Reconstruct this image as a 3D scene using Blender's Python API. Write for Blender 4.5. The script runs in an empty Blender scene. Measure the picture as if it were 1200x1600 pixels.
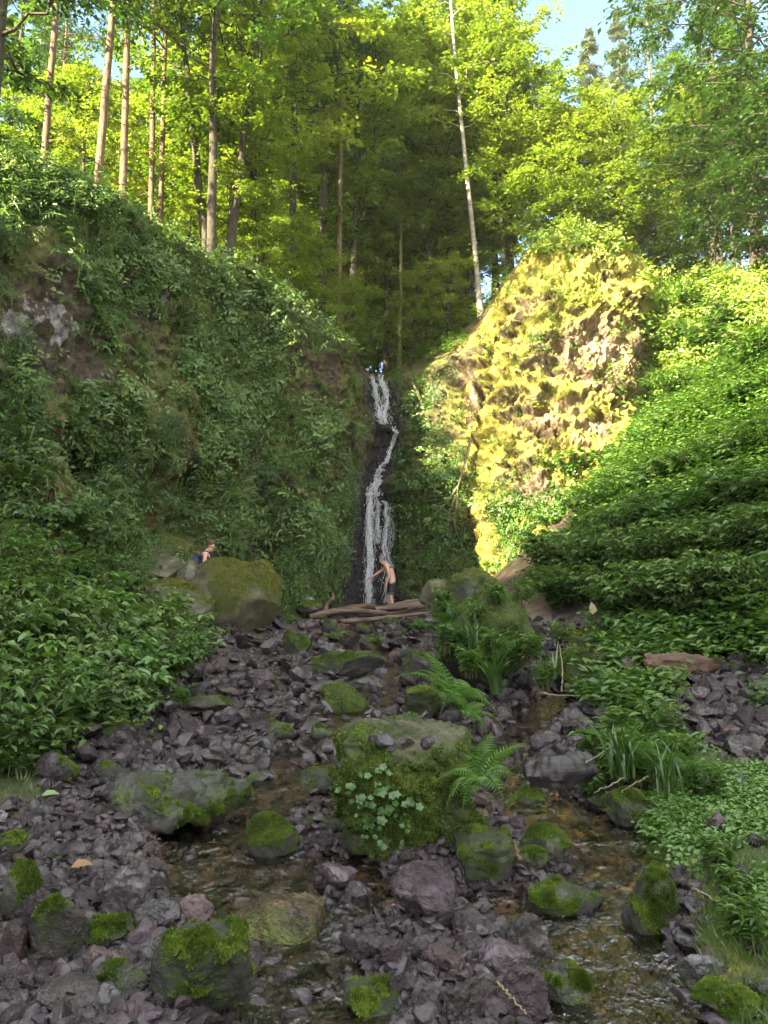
import bpy, bmesh, math, random
import numpy as np
from mathutils import Vector, Matrix, Quaternion
from mathutils.bvhtree import BVHTree

rng = np.random.default_rng(11)
random.seed(11)
scene = bpy.context.scene
COL = scene.collection
PI = math.pi
R_ = math.radians

# ------------------------------------------------------------------ camera
FPX = 1202.0
TILT = R_(7.1)
CT, ST = math.cos(TILT), math.sin(TILT)
CAM = np.array([0.0, 0.0, 1.6])

def ray(px, py):
    a = (px - 600) / FPX
    b = (800 - py) / FPX
    return np.array([a, CT - b * ST, ST + b * CT])

def P(px, py, d):
    r = ray(px, py)
    return CAM + r * (d / r[1])

def to_px(p):
    q = np.asarray(p, float) - CAM
    z = q[..., 1] * CT + q[..., 2] * ST
    u = -q[..., 1] * ST + q[..., 2] * CT
    return 600 + FPX * q[..., 0] / z, 800 - FPX * u / z, z

cam_data = bpy.data.cameras.new('camera')
cam = bpy.data.objects.new('camera', cam_data)
COL.objects.link(cam)
cam.location = CAM
cam.rotation_euler = (PI / 2 + TILT, 0, 0)
cam_data.sensor_fit = 'VERTICAL'
cam_data.sensor_height = 34.6
cam_data.sensor_width = 34.6
cam_data.lens = 26.0
cam_data.clip_end = 600
scene.camera = cam

# ------------------------------------------------------------------ light
SUN = np.array([-0.66, -0.60, 0.46]); SUN /= np.linalg.norm(SUN)
EL = math.asin(SUN[2]); AZ = math.atan2(SUN[0], SUN[1])
w = bpy.data.worlds.new("World"); scene.world = w
w.use_nodes = True
nt = w.node_tree
bg = nt.nodes['Background']
sky = nt.nodes.new('ShaderNodeTexSky')
sky.sky_type = 'NISHITA'; sky.sun_disc = False
sky.sun_elevation = EL; sky.sun_rotation = AZ
sky.altitude = 300; sky.air_density = 1.0; sky.dust_density = 0.8; sky.ozone_density = 2.0
# unseen bright clouds added overhead and to the south to fill the shade; clear blue to the north
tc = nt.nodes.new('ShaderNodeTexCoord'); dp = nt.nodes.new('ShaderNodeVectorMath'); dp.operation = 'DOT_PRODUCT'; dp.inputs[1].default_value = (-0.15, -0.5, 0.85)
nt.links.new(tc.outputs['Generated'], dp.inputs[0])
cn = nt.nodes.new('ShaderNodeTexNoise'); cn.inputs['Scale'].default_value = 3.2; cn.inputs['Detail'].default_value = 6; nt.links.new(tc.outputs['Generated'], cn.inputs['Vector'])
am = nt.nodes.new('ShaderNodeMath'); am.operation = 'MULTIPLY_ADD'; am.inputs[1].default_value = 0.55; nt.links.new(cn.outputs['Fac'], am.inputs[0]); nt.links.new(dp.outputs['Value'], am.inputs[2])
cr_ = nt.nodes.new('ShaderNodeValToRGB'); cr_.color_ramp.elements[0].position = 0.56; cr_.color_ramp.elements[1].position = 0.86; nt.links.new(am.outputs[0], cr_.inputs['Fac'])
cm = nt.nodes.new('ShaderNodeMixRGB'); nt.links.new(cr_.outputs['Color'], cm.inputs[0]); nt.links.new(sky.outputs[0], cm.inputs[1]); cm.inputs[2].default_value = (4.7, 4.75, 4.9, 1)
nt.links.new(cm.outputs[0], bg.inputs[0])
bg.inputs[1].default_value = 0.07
sd = bpy.data.lights.new('sun', 'SUN'); sd.energy = 5.0; sd.angle = R_(0.6); sd.color = (1.0, 0.86, 0.55)
so = bpy.data.objects.new('sun', sd); COL.objects.link(so)
so.rotation_euler = Vector(SUN).to_track_quat('Z', 'Y').to_euler()
so.location = (-30, -30, 40)
vs = scene.view_settings
scene.display_settings.display_device = 'sRGB'
vs.view_transform = 'Standard'; vs.look = 'None'; vs.gamma = 1.0; vs.exposure = 3.45; vs.use_curve_mapping = False
scene.render.engine = 'CYCLES'
cy = scene.cycles
cy.max_bounces = 7; cy.diffuse_bounces = 4; cy.glossy_bounces = 2; cy.transmission_bounces = 5; cy.transparent_max_bounces = 10
cy.caustics_reflective = False; cy.caustics_refractive = False
cy.use_adaptive_sampling = True; cy.adaptive_threshold = 0.02
cy.use_denoising = True
try:
    cy.denoiser = 'OPENIMAGEDENOISE'; cy.denoising_prefilter = 'ACCURATE'; cy.denoising_input_passes = 'RGB_ALBEDO_NORMAL'
except Exception:
    pass
cy.sample_clamp_indirect = 6.0
scene.render.use_persistent_data = False
scene.render.film_transparent = False

# ------------------------------------------------------------------ noise (numpy)
def _hash(i, j, k, s):
    h = (i * 374761393 + j * 668265263 + k * 2147483647 + s * 1274126177) & 0xFFFFFFFF
    h = ((h ^ (h >> 13)) * 1274126177) & 0xFFFFFFFF
    h = ((h ^ (h >> 16)) * 2246822519) & 0xFFFFFFFF
    h = h ^ (h >> 15)
    return (h & 0xFFFFFF) / float(0xFFFFFF)

def vnoise(Pt, seed=0):
    Pt = np.asarray(Pt, float)
    i = np.floor(Pt).astype(np.int64); f = Pt - i
    u = f * f * f * (f * (f * 6 - 15) + 10)
    r = 0
    for dx in (0, 1):
        wx = u[:, 0] if dx else 1 - u[:, 0]
        for dy in (0, 1):
            wy = u[:, 1] if dy else 1 - u[:, 1]
            for dz in (0, 1):
                wz = u[:, 2] if dz else 1 - u[:, 2]
                r = r + wx * wy * wz * _hash(i[:, 0] + dx, i[:, 1] + dy, i[:, 2] + dz, seed)
    return r * 2 - 1

def fbm(Pt, sc=1.0, oc=4, seed=0, gain=0.5):
    Pt = np.asarray(Pt, float) * sc
    a, t, r = 1.0, 0.0, 0
    for o in range(oc):
        r = r + a * vnoise(Pt + o * 17.3, seed + o)
        t += a; a *= gain; Pt = Pt * 2.03
    return r / t * 1.6

def sstep(x, a, b):
    t = np.clip((x - a) / (b - a), 0, 1)
    return t * t * (3 - 2 * t)

def nrm(v):
    return v / np.maximum(np.linalg.norm(v, axis=-1, keepdims=True), 1e-9)

# ------------------------------------------------------------------ mesh + object helpers
def mesh_np(name, V, F, mat=None, smooth=True, vattr=None, fattr=None):
    """V (n,3); F one (m,k) array or a list of them."""
    if not isinstance(F, (list, tuple)):
        F = [F]
    F = [np.asarray(f, np.int32) for f in F if len(f)]
    me = bpy.data.meshes.new(name)
    V = np.ascontiguousarray(V, np.float32)
    me.vertices.add(len(V)); me.vertices.foreach_set('co', V.ravel())
    loops = np.concatenate([f.ravel() for f in F])
    cnt = np.concatenate([np.full(len(f), f.shape[1], np.int32) for f in F])
    st = np.concatenate([[0], np.cumsum(cnt)[:-1]]).astype(np.int32)
    me.loops.add(len(loops)); me.polygons.add(len(cnt))
    me.polygons.foreach_set('loop_start', st)
    me.loops.foreach_set('vertex_index', loops)
    me.polygons.foreach_set('use_smooth', np.full(len(cnt), smooth, bool))
    for k, v in (vattr or {}).items():
        a = me.attributes.new(k, 'FLOAT', 'POINT'); a.data.foreach_set('value', np.ascontiguousarray(v, np.float32))
    for k, v in (fattr or {}).items():
        a = me.attributes.new(k, 'FLOAT', 'FACE'); a.data.foreach_set('value', np.ascontiguousarray(v, np.float32))
    me.update(calc_edges=True)
    if mat: me.materials.append(mat)
    return me

def tag(o, label=None, cat=None, group=None, kind=None):
    if label: o['label'] = label
    if cat: o['category'] = cat
    if group: o['group'] = group
    if kind: o['kind'] = kind
    return o

def obj(name, me, parent=None, loc=None, rot=None, scale=None):
    o = bpy.data.objects.new(name, me); COL.objects.link(o)
    if parent: o.parent = parent
    if loc is not None: o.location = loc
    if rot is not None: o.rotation_euler = rot
    if scale is not None: o.scale = scale if hasattr(scale, '__len__') else (scale,) * 3
    return o

def thing(name, label, cat, loc=(0, 0, 0), rot=(0, 0, 0), group=None, scale=1.0):
    o = obj(name, None, None, loc, rot, scale)
    o.empty_display_size = 0.2
    return tag(o, label, cat, group)

def struct(name, me):
    return tag(obj(name, me), kind='structure')

def stuff(name, me, label, cat):
    return tag(obj(name, me), label, cat, kind='stuff')

def grid_faces(nu, nv):
    a = np.arange(nu * nv).reshape(nu, nv)
    return np.stack([a[:-1, :-1], a[1:, :-1], a[1:, 1:], a[:-1, 1:]], -1).reshape(-1, 4)

def tube(pts, rad, n=6, cap=True):
    pts = np.asarray(pts, float); rad = np.broadcast_to(np.asarray(rad, float), (len(pts),))
    t = nrm(np.gradient(pts, axis=0))
    ref = np.array([0.13, 0.27, 1.0]) if abs(t[0][2]) < 0.9 else np.array([1.0, 0.1, 0.05])
    s = nrm(np.cross(t, ref)); u = np.cross(s, t)
    a = np.arange(n) * 2 * PI / n
    V = pts[:, None] + rad[:, None, None] * (np.cos(a)[None, :, None] * s[:, None] + np.sin(a)[None, :, None] * u[:, None])
    V = V.reshape(-1, 3); m = len(pts)
    i = np.arange(m - 1)[:, None] * n; j = np.arange(n)[None]
    F = np.stack([i + j, i + (j + 1) % n, i + n + (j + 1) % n, i + n + j], -1).reshape(-1, 4)
    if cap:
        V = np.vstack([V, pts[:1], pts[-1:]]); c0, c1 = m * n, m * n + 1
        jj = np.arange(n)
        f0 = np.stack([np.full(n, c0), (jj + 1) % n, jj, jj], -1)[:, :3]
        f1 = np.stack([np.full(n, c1), (m - 1) * n + jj, (m - 1) * n + (jj + 1) % n], -1)
        return V, [F, f0, f1]
    return V, [F]

class Bag:
    """collects pieces of one mesh"""
    def __init__(s): s.V = []; s.F = {}; s.n = 0
    def add(s, V, F):
        if not isinstance(F, (list, tuple)): F = [F]
        for f in F:
            f = np.asarray(f)
            if len(f): s.F.setdefault(f.shape[1], []).append(f + s.n)
        s.V.append(np.asarray(V, float)); s.n += len(V)
    def mesh(s, name, mat, smooth=True, **k):
        return mesh_np(name, np.vstack(s.V), [np.vstack(v) for v in s.F.values()], mat, smooth, **k)

def smooth_path(pts, n=40):
    """Catmull-Rom through pts"""
    p = np.asarray(pts, float)
    q = np.vstack([2 * p[0] - p[1], p, 2 * p[-1] - p[-2]])
    t = np.linspace(0, len(p) - 1 - 1e-6, n); i = t.astype(int); f = (t - i)[:, None]
    a, b, c, d = q[i], q[i + 1], q[i + 2], q[i + 3]
    return 0.5 * (2 * b + (c - a) * f + (2 * a - 5 * b + 4 * c - d) * f ** 2 + (3 * b - a - 3 * c + d) * f ** 3)

# ------------------------------------------------------------------ material helpers
class NT:
    def __init__(s, name):
        s.m = bpy.data.materials.new(name); s.m.use_nodes = True
        s.t = s.m.node_tree; s.t.nodes.clear()
        s.out = s.t.nodes.new('ShaderNodeOutputMaterial')
    def n(s, typ, **kw):
        nd = s.t.nodes.new('ShaderNode' + typ)
        for k, v in kw.items():
            if k.startswith('i_'):
                key = k[2:]
                nd.inputs[int(key) if key.isdigit() else key.replace('_', ' ')].default_value = v
            else:
                setattr(nd, k, v)
        return nd
    def l(s, a, b): s.t.links.new(a, b)
    def noise(s, vec, scale, detail=4, rough=0.55, dist=0.0):
        nd = s.n('TexNoise'); nd.inputs['Scale'].default_value = scale; nd.inputs['Detail'].default_value = detail
        nd.inputs['Roughness'].default_value = rough; nd.inputs['Distortion'].default_value = dist
        if vec is not None: s.l(vec, nd.inputs['Vector'])
        return nd.outputs['Fac']
    def ramp(s, fac, stops, interp='LINEAR'):
        nd = s.n('ValToRGB'); cr = nd.color_ramp; cr.interpolation = interp
        while len(cr.elements) < len(stops): cr.elements.new(0.5)
        for e, (p, c) in zip(cr.elements, stops):
            e.position = p; e.color = (c[0], c[1], c[2], 1) if hasattr(c, '__len__') else (c, c, c, 1)
        s.l(fac, nd.inputs['Fac']); return nd.outputs['Color']
    def math(s, op, a, b=None, clamp=False):
        nd = s.n('Math', operation=op, use_clamp=clamp)
        for i, x in enumerate((a, b)):
            if x is None: continue
            if isinstance(x, (int, float)): nd.inputs[i].default_value = x
            else: s.l(x, nd.inputs[i])
        return nd.outputs[0]
    def mix(s, fac, a, b):
        nd = s.n('MixRGB')
        for key, x in ((0, fac), (1, a), (2, b)):
            if isinstance(x, (int, float)): nd.inputs[key].default_value = x if key == 0 else (x, x, x, 1)
            elif isinstance(x, tuple): nd.inputs[key].default_value = (*x[:3], 1)
            else: s.l(x, nd.inputs[key])
        return nd.outputs[0]
    def attr(s, name): 
        nd = s.n('Attribute'); nd.attribute_name = name; return nd.outputs['Fac']
    def bump(s, h, strength=0.5, dist=0.02):
        nd = s.n('Bump'); nd.inputs['Strength'].default_value = strength; nd.inputs['Distance'].default_value = dist
        s.l(h, nd.inputs['Height']); return nd.outputs['Normal']
    def coord(s, which='Object'): return s.n('TexCoord').outputs[which]
    def pbsdf(s, col=None, rough=0.8, normal=None, spec=0.5):
        b = s.n('BsdfPrincipled')
        if isinstance(col, tuple): b.inputs['Base Color'].default_value = (*col[:3], 1)
        elif col is not None: s.l(col, b.inputs['Base Color'])
        if isinstance(rough, (int, float)): b.inputs['Roughness'].default_value = rough
        else: s.l(rough, b.inputs['Roughness'])
        if normal is not None: s.l(normal, b.inputs['Normal'])
        b.inputs['Specular IOR Level'].default_value = spec
        s.l(b.outputs[0], s.out.inputs[0]); return b

def mat_leaf(name, dark, mid, light, transl=0.42, gloss=0.025, ytint=(1.15, 1.2, 0.5), rough=0.38, face=True):
    g = NT(name)
    info = g.n('ObjectInfo')
    t = g.attr('tint')
    t2 = g.math('ADD', t, g.math('MULTIPLY', g.math('SUBTRACT', info.outputs['Random'], 0.5), 0.22), True)
    c = g.ramp(t2, [(0.0, dark), (0.5, mid), (1.0, light)])
    d = g.n('BsdfDiffuse'); g.l(c, d.inputs[0])
    tr = g.n('BsdfTranslucent'); m = g.n('MixRGB', blend_type='MULTIPLY'); m.inputs[0].default_value = 1
    g.l(c, m.inputs[1]); m.inputs[2].default_value = (*ytint, 1); g.l(m.outputs[0], tr.inputs[0])
    mx = g.n('MixShader'); mx.inputs[0].default_value = transl; g.l(d.outputs[0], mx.inputs[1]); g.l(tr.outputs[0], mx.inputs[2])
    gl = g.n('BsdfGlossy'); gl.inputs['Roughness'].default_value = rough; gl.inputs['Color'].default_value = (1, 1, 1, 1)
    mx2 = g.n('MixShader'); mx2.inputs[0].default_value = gloss; g.l(mx.outputs[0], mx2.inputs[1]); g.l(gl.outputs[0], mx2.inputs[2])
    g.l(mx2.outputs[0], g.out.inputs[0])
    return g.m

def mat_rock(name, cols, mossc, rough=(0.3, 0.7), scale=6.0, bump=0.7, rnd=0.5, wetband=False):
    """cols: three rock colours; moss where the vertex attribute says so"""
    g = NT(name)
    co = g.coord('Object'); info = g.n('ObjectInfo')
    ad = g.n('VectorMath', operation='ADD'); g.l(co, ad.inputs[0])
    mu = g.n('VectorMath', operation='SCALE'); mu.inputs[0].default_value = (13, 7, 5); g.l(info.outputs['Random'], mu.inputs['Scale'])
    g.l(mu.outputs[0], ad.inputs[1]); v = ad.outputs[0]
    n1 = g.noise(v, scale, 6, 0.62, 0.4); n2 = g.noise(v, scale * 7, 4, 0.6); n3 = g.noise(v, scale * 28, 3, 0.6)
    c = g.ramp(n1, [(0.34, cols[0]), (0.5, cols[1]), (0.66, cols[2])])
    c = g.mix(g.math('MULTIPLY', n2, 0.45), c, g.ramp(n2, [(0.35, tuple(x * 0.45 for x in cols[0])), (0.65, tuple(min(1, x * 1.35) for x in cols[2]))]))
    hs = g.n('HueSaturation'); g.l(c, hs.inputs['Color'])
    g.l(g.math('ADD', g.math('MULTIPLY', info.outputs['Random'], rnd * 1.6), 1.0 - rnd * 0.8), hs.inputs['Value'])
    c = hs.outputs[0]
    ms = g.attr('moss')
    mm = g.math('ADD', ms, g.math('ADD', g.math('MULTIPLY', g.math('SUBTRACT', n2, 0.5), 1.3), g.math('MULTIPLY', g.math('SUBTRACT', n3, 0.5), 0.9)))
    mm = g.ramp(mm, [(0.22, 0.0), (0.62, 1.0)])
    film = g.ramp(n3, [(0.3, mossc[0]), (0.7, tuple(.55 * a + .45 * b for a, b in zip(mossc[0], mossc[1])))])
    mcol = g.ramp(n3, [(0.3, mossc[0]), (0.5, mossc[1]), (0.68, mossc[2])])
    m2 = g.ramp(g.math('ADD', ms, g.math('MULTIPLY', g.math('SUBTRACT', n1, 0.5), 1.6)), [(0.45, 0.0), (0.8, 1.0)])
    mcol = g.mix(m2, film, mcol)
    n4 = g.noise(v, scale * 1.3, 3)
    mcol = g.mix(g.math('MULTIPLY', n4, 0.5), mcol, mossc[3])
    c2 = g.mix(mm, c, mcol)
    rr = g.ramp(n1, [(0.35, rough[0]), (0.65, rough[1])])
    rr2 = g.mix(mm, rr, 0.95)
    hgt = g.math('ADD', g.math('MULTIPLY', n2, 0.8), g.math('MULTIPLY', n3, g.math('ADD', 0.35, g.math('MULTIPLY', mm, 1.2))))
    b = g.pbsdf(c2, rr2, g.bump(hgt, bump, 0.03), 0.5)
    wet_ = g.math('MULTIPLY', g.ramp(g.noise(v, scale * .5, 2), [(0.4, 0.0), (0.62, 0.55)]), g.math('SUBTRACT', 1.0, mm))
    g.l(wet_, b.inputs['Coat Weight']); b.inputs['Coat Roughness'].default_value = 0.14
    return g.m

def mat_plain(name, c1, c2, scale=20, rough=0.8, bump=0.2, detail=4, stretch=None):
    g = NT(name); co = g.coord('Object')
    if stretch:
        mp = g.n('Mapping'); mp.inputs['Scale'].default_value = stretch; g.l(co, mp.inputs[0]); co = mp.outputs[0]
    n = g.noise(co, scale, detail)
    g.pbsdf(g.ramp(n, [(0.3, c1), (0.7, c2)]), rough, g.bump(n, bump, 0.02))
    return g.m

MOSS = ((0.022, 0.038, 0.010), (0.07, 0.11, 0.022), (0.16, 0.215, 0.04), (0.055, 0.07, 0.022))
MOSS_Y = ((0.04, 0.052, 0.013), (0.095, 0.12, 0.028), (0.175, 0.2, 0.05), (0.09, 0.095, 0.035))
M = {}
M['stone_plum'] = mat_rock('stone_plum', ((0.010, 0.006, 0.008), (0.036, 0.024, 0.030), (0.105, 0.075, 0.090)), MOSS, (0.12, 0.5))
M['stone_grey'] = mat_rock('stone_grey', ((0.011, 0.010, 0.011), (0.036, 0.033, 0.036), (0.11, 0.10, 0.107)), MOSS, (0.14, 0.52))
M['stone_red'] = mat_rock('stone_red', ((0.02, 0.011, 0.012), (0.052, 0.030, 0.032), (0.10, 0.062, 0.062)), MOSS, (0.4, 0.75))
M['stone_dark'] = mat_rock('stone_dark', ((0.010, 0.008, 0.008), (0.026, 0.021, 0.021), (0.062, 0.052, 0.05)), MOSS, (0.08, 0.35))
M['stone_moss'] = mat_rock('stone_moss', ((0.022, 0.022, 0.018), (0.045, 0.043, 0.036), (0.085, 0.08, 0.07)), MOSS, (0.4, 0.75))
M['stone_block'] = mat_rock('stone_block', ((0.07, 0.065, 0.035), (0.11, 0.10, 0.05), (0.15, 0.13, 0.08)), MOSS, (0.6, 0.85))
M['stone_tan'] = mat_rock('stone_tan', ((0.06, 0.058, 0.036), (0.115, 0.108, 0.066), (0.18, 0.165, 0.11)), MOSS_Y, (0.6, 0.85))
M['stone_ochre'] = mat_rock('stone_ochre', ((0.02, 0.017, 0.013), (0.05, 0.036, 0.018), (0.11, 0.075, 0.025)), MOSS_Y, (0.07, 0.22), 4, 0.6)
M['wood_log'] = mat_plain('wood_log', (0.04, 0.026, 0.02), (0.17, 0.115, 0.085), 9, 0.75, 0.9, 6, (0.12, 1, 1))
M['wood_red_sunpaint'] = mat_plain('wood_red_sunpaint', (0.03, 0.017, 0.011), (0.15, 0.085, 0.055), 9, 0.8, 1.0, 6, (0.15, 1, 1))  # reddish wood; on the right slope logs the red stands in for warm sunlight
M['wood_char'] = mat_plain('wood_char', (0.008, 0.007, 0.008), (0.035, 0.029, 0.03), 12, 0.45, 1.0, 6, (0.1, 1, 1))
M['twig'] = mat_plain('twig', (0.12, 0.095, 0.06), (0.25, 0.2, 0.13), 30, 0.8, 0.3)
M['bark_pine'] = mat_plain('bark_pine', (0.05, 0.033, 0.022), (0.19, 0.12, 0.075), 7, 0.9, 1.0, 6, (2.5, 2.5, 0.5))
M['bark_dark'] = mat_plain('bark_dark', (0.022, 0.018, 0.013), (0.065, 0.055, 0.035), 8, 0.9, 0.8, 6, (2, 2, 0.6))
M['bark_moss'] = mat_plain('bark_moss', (0.07, 0.06, 0.03), (0.2, 0.2, 0.06), 8, 0.95, 0.8, 6, (2, 2, 0.8))
M['bark_birch'] = mat_plain('bark_birch', (0.14, 0.12, 0.09), (0.4, 0.36, 0.3), 6, 0.75, 0.3, 6, (0.8, 0.8, 3.0))
# leaves
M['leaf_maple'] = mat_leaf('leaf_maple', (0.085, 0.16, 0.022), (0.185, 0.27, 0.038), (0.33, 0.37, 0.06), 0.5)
M['leaf_beech'] = mat_leaf('leaf_beech', (0.04, 0.10, 0.018), (0.085, 0.17, 0.026), (0.15, 0.23, 0.035), 0.46)
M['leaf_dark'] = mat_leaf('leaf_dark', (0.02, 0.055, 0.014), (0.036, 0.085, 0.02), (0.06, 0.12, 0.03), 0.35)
M['leaf_blue'] = mat_leaf('leaf_blue', (0.08, 0.125, 0.08), (0.14, 0.2, 0.125), (0.2, 0.27, 0.17), 0.25, 0.04, (1, 1, 0.8))
M['leaf_shrub'] = mat_leaf('leaf_shrub', (0.045, 0.095, 0.022), (0.10, 0.18, 0.042), (0.18, 0.27, 0.06), 0.36, 0.035, (1.1, 1.2, 0.5), 0.42)
M['leaf_slope'] = mat_leaf('leaf_slope', (0.04, 0.10, 0.022), (0.08, 0.165, 0.03), (0.14, 0.23, 0.045), 0.38, 0.03)
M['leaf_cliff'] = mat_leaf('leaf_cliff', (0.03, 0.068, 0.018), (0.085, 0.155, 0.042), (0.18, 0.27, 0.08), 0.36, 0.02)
M['leaf_lime'] = mat_leaf('leaf_lime', (0.05, 0.13, 0.02), (0.09, 0.2, 0.03), (0.15, 0.27, 0.05), 0.35, 0.05)
M['leaf_fern'] = mat_leaf('leaf_fern', (0.05, 0.13, 0.025), (0.09, 0.2, 0.035), (0.15, 0.26, 0.05), 0.4, 0.04)
M['leaf_pale'] = mat_leaf('leaf_pale', (0.3, 0.24, 0.14), (0.4, 0.33, 0.2), (0.5, 0.42, 0.27), 0.3, 0.02)
M['leaf_dry'] = mat_leaf('leaf_dry', (0.10, 0.06, 0.03), (0.2, 0.12, 0.05), (0.34, 0.2, 0.06), 0.3, 0.03)
M['grass'] = mat_leaf('grass', (0.05, 0.11, 0.022), (0.09, 0.17, 0.035), (0.16, 0.23, 0.06), 0.35, 0.05)
M['moss_tuft'] = mat_leaf('moss_tuft', (0.026, 0.05, 0.012), (0.095, 0.15, 0.025), (0.25, 0.34, 0.06), 0.3, 0.01)
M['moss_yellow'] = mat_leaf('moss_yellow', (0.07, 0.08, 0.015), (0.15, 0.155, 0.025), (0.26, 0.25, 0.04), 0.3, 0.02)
M['stem'] = mat_plain('stem', (0.06, 0.07, 0.03), (0.12, 0.11, 0.05), 20, 0.8, 0.2)

# ------------------------------------------------------------------ leaves
def leaves_mesh(ls, width=0.5, hi=False, fold=0.12):
    pos, d, n, s = ls
    d = nrm(d); sd_ = nrm(np.cross(d, n)); n = np.cross(sd_, d)
    if hi:
        T = np.array([(0, 0, 0), (.28, -.5, 1), (.66, -.36, .8), (1, 0, -.6), (.66, .36, .8), (.28, .5, 1)], float)
        F0 = np.array([(0, 1, 2, 3), (0, 3, 4, 5)])
    else:
        T = np.array([(0, 0, 0), (.42, -.5, .6), (1, 0, -.6), (.42, .5, .6)], float)
        F0 = np.array([(0, 1, 2, 3)])
    T = T * np.array([1, width, fold])
    k = len(T)
    V = pos[:, None] + s[:, None, None] * (T[None, :, 0:1] * d[:, None] + T[None, :, 1:2] * sd_[:, None] + T[None, :, 2:3] * n[:, None])
    F = (np.arange(len(pos))[:, None, None] * k + F0[None]).reshape(-1, 4)
    return V.reshape(-1, 3), F, len(F0)

def leaf_obj_mesh(name, ls, mat, width=0.5, hi=False, fold=0.12, tint=None, seed=0):
    V, F, per = leaves_mesh(ls, width, hi, fold)
    r = np.random.default_rng(seed)
    if tint is None: tint = r.beta(2.2, 2.2, len(ls[0]))
    return mesh_np(name, V, F, mat, False, fattr={'tint': np.repeat(tint, per)})

def cat_ls(L): return tuple(np.concatenate([l[i] for l in L]) for i in range(4))

def frames(up, yaw):
    up = nrm(up)
    ref = np.where(np.abs(up[:, 2:3]) > 0.95, np.array([[1.0, 0, 0]]), np.array([[0, 0, 1.0]]))
    x = nrm(np.cross(ref, up)); y = np.cross(up, x)
    c, s = np.cos(yaw)[:, None], np.sin(yaw)[:, None]
    X = x * c + y * s; Y = -x * s + y * c
    return np.stack([X, Y, up], -1)           # columns

def inst_ls(tmpls, pts, ups, sc, r):
    """scatter leafsets"""
    which = r.integers(0, len(tmpls), len(pts)); out = []; idx = []
    for k, t in enumerate(tmpls):
        m = np.where(which == k)[0]
        if not len(m): continue
        Rm = frames(ups[m], r.uniform(0, 2 * PI, len(m)))
        rot = lambda a: np.einsum('mij,nj->mni', Rm, a)
        s = sc[m]
        pos = pts[m][:, None] + s[:, None, None] * rot(t[0])
        out.append((pos.reshape(-1, 3), rot(t[1]).reshape(-1, 3), rot(t[2]).reshape(-1, 3), (s[:, None] * t[3][None]).ravel()))
        idx.append(np.repeat(m, len(t[0])))
    return cat_ls(out), np.concatenate(idx)

def ls_sprig(r, n=9, bend=0.6, leaf=0.3):
    """one leafy stem, unit height"""
    t = np.linspace(0.25, 1, n); az = r.uniform(0, 6.28)
    lean = bend * t ** 1.7
    pos = np.stack([lean * math.cos(az), lean * math.sin(az), t * (1 - 0.35 * bend * t)], -1)
    a = az + np.where(np.arange(n) % 2, 1.3, -1.3) + r.normal(0, .5, n)
    d = np.stack([np.cos(a), np.sin(a), r.normal(0.0, .25, n)], -1)
    nn = np.stack([r.normal(0, .3, n), r.normal(0, .3, n), np.ones(n)], -1)
    return pos, d, nn, leaf * r.uniform(.7, 1.2, n)

def ls_bush(r, stems=10, n=8, spread=0.6, leaf=0.16):
    L = []
    for i in range(stems):
        p, d, nn, s = ls_sprig(r, n, r.uniform(.3, 1.0), leaf)
        h = r.uniform(.5, 1.0); o = r.normal(0, spread * .35, 2)
        p = p * np.array([spread * 1.2, spread * 1.2, h]) + np.array([o[0], o[1], 0])
        L.append((p, d, nn, s))
    return cat_ls(L)

def ls_fern(r, fronds=8, pairs=12, droop=1.0, L0=1.0, spread=1.0):
    out = []
    a0 = r.uniform(0, 6.28)
    for i in range(fronds):
        az = a0 + i * 2 * PI / fronds + r.normal(0, .25); ln = L0 * r.uniform(.7, 1.1)
        t = np.linspace(0.06, 1, pairs)
        el = r.uniform(.75, 1.25)
        ang = el - droop * r.uniform(.9, 1.4) * t ** 1.3
        ds = ln / pairs
        rr = np.cumsum(np.cos(ang) * ds) * spread; zz = np.cumsum(np.sin(ang) * ds)
        c, s = math.cos(az), math.sin(az)
        pos = np.stack([rr * c, rr * s, zz], -1)
        tang = np.stack([np.cos(ang) * c, np.cos(ang) * s, np.sin(ang)], -1)
        side = np.array([-s, c, 0.0])
        nn = np.cross(tang, side); nn = np.where(nn[:, 2:3] < 0, -nn, nn) + r.normal(0, .22, (pairs, 3))
        env = ln * 0.24 * np.minimum(1, .45 + 3.0 * t) * (1 - t ** 2.2) + 0.01
        for sg in (-1, 1):
            d = side * sg + tang * .35 - nn * 0.12
            out.append((pos, d, nn, env))
        out.append((pos, tang, nn + side * .01, np.full(pairs, ds * 1.5) * .999))
    return cat_ls(out)

def ls_tuft(r, n=14, spread=0.5, ln=1.0):
    az = r.uniform(0, 6.28, n); rad = r.uniform(0, .18, n); tl = r.uniform(.1, spread, n)
    pos = np.stack([np.cos(az) * rad, np.sin(az) * rad, np.zeros(n)], -1)
    d = np.stack([np.cos(az) * tl, np.sin(az) * tl, np.ones(n)], -1)
    nn = np.stack([np.cos(az + 1.5), np.sin(az + 1.5), np.zeros(n)], -1) + r.normal(0, .3, (n, 3))
    return pos, d, nn, ln * r.uniform(.5, 1.0, n)

def ls_mat(r, n=26, rad=1.0, leaf=0.22):
    """low cushion of small leaves"""
    a = r.uniform(0, 6.28, n); q = rad * np.sqrt(r.uniform(0, 1, n))
    pos = np.stack([np.cos(a) * q, np.sin(a) * q, (1 - (q / rad) ** 2) * .35 + r.uniform(0, .2, n)], -1)
    b = a + r.normal(0, .9, n)
    d = np.stack([np.cos(b), np.sin(b), r.normal(-.1, .3, n)], -1)
    nn = np.stack([np.cos(a) * q * .5, np.sin(a) * q * .5, np.ones(n)], -1) + r.normal(0, .25, (n, 3))
    return pos, d, nn, leaf * r.uniform(.6, 1.3, n)
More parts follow.
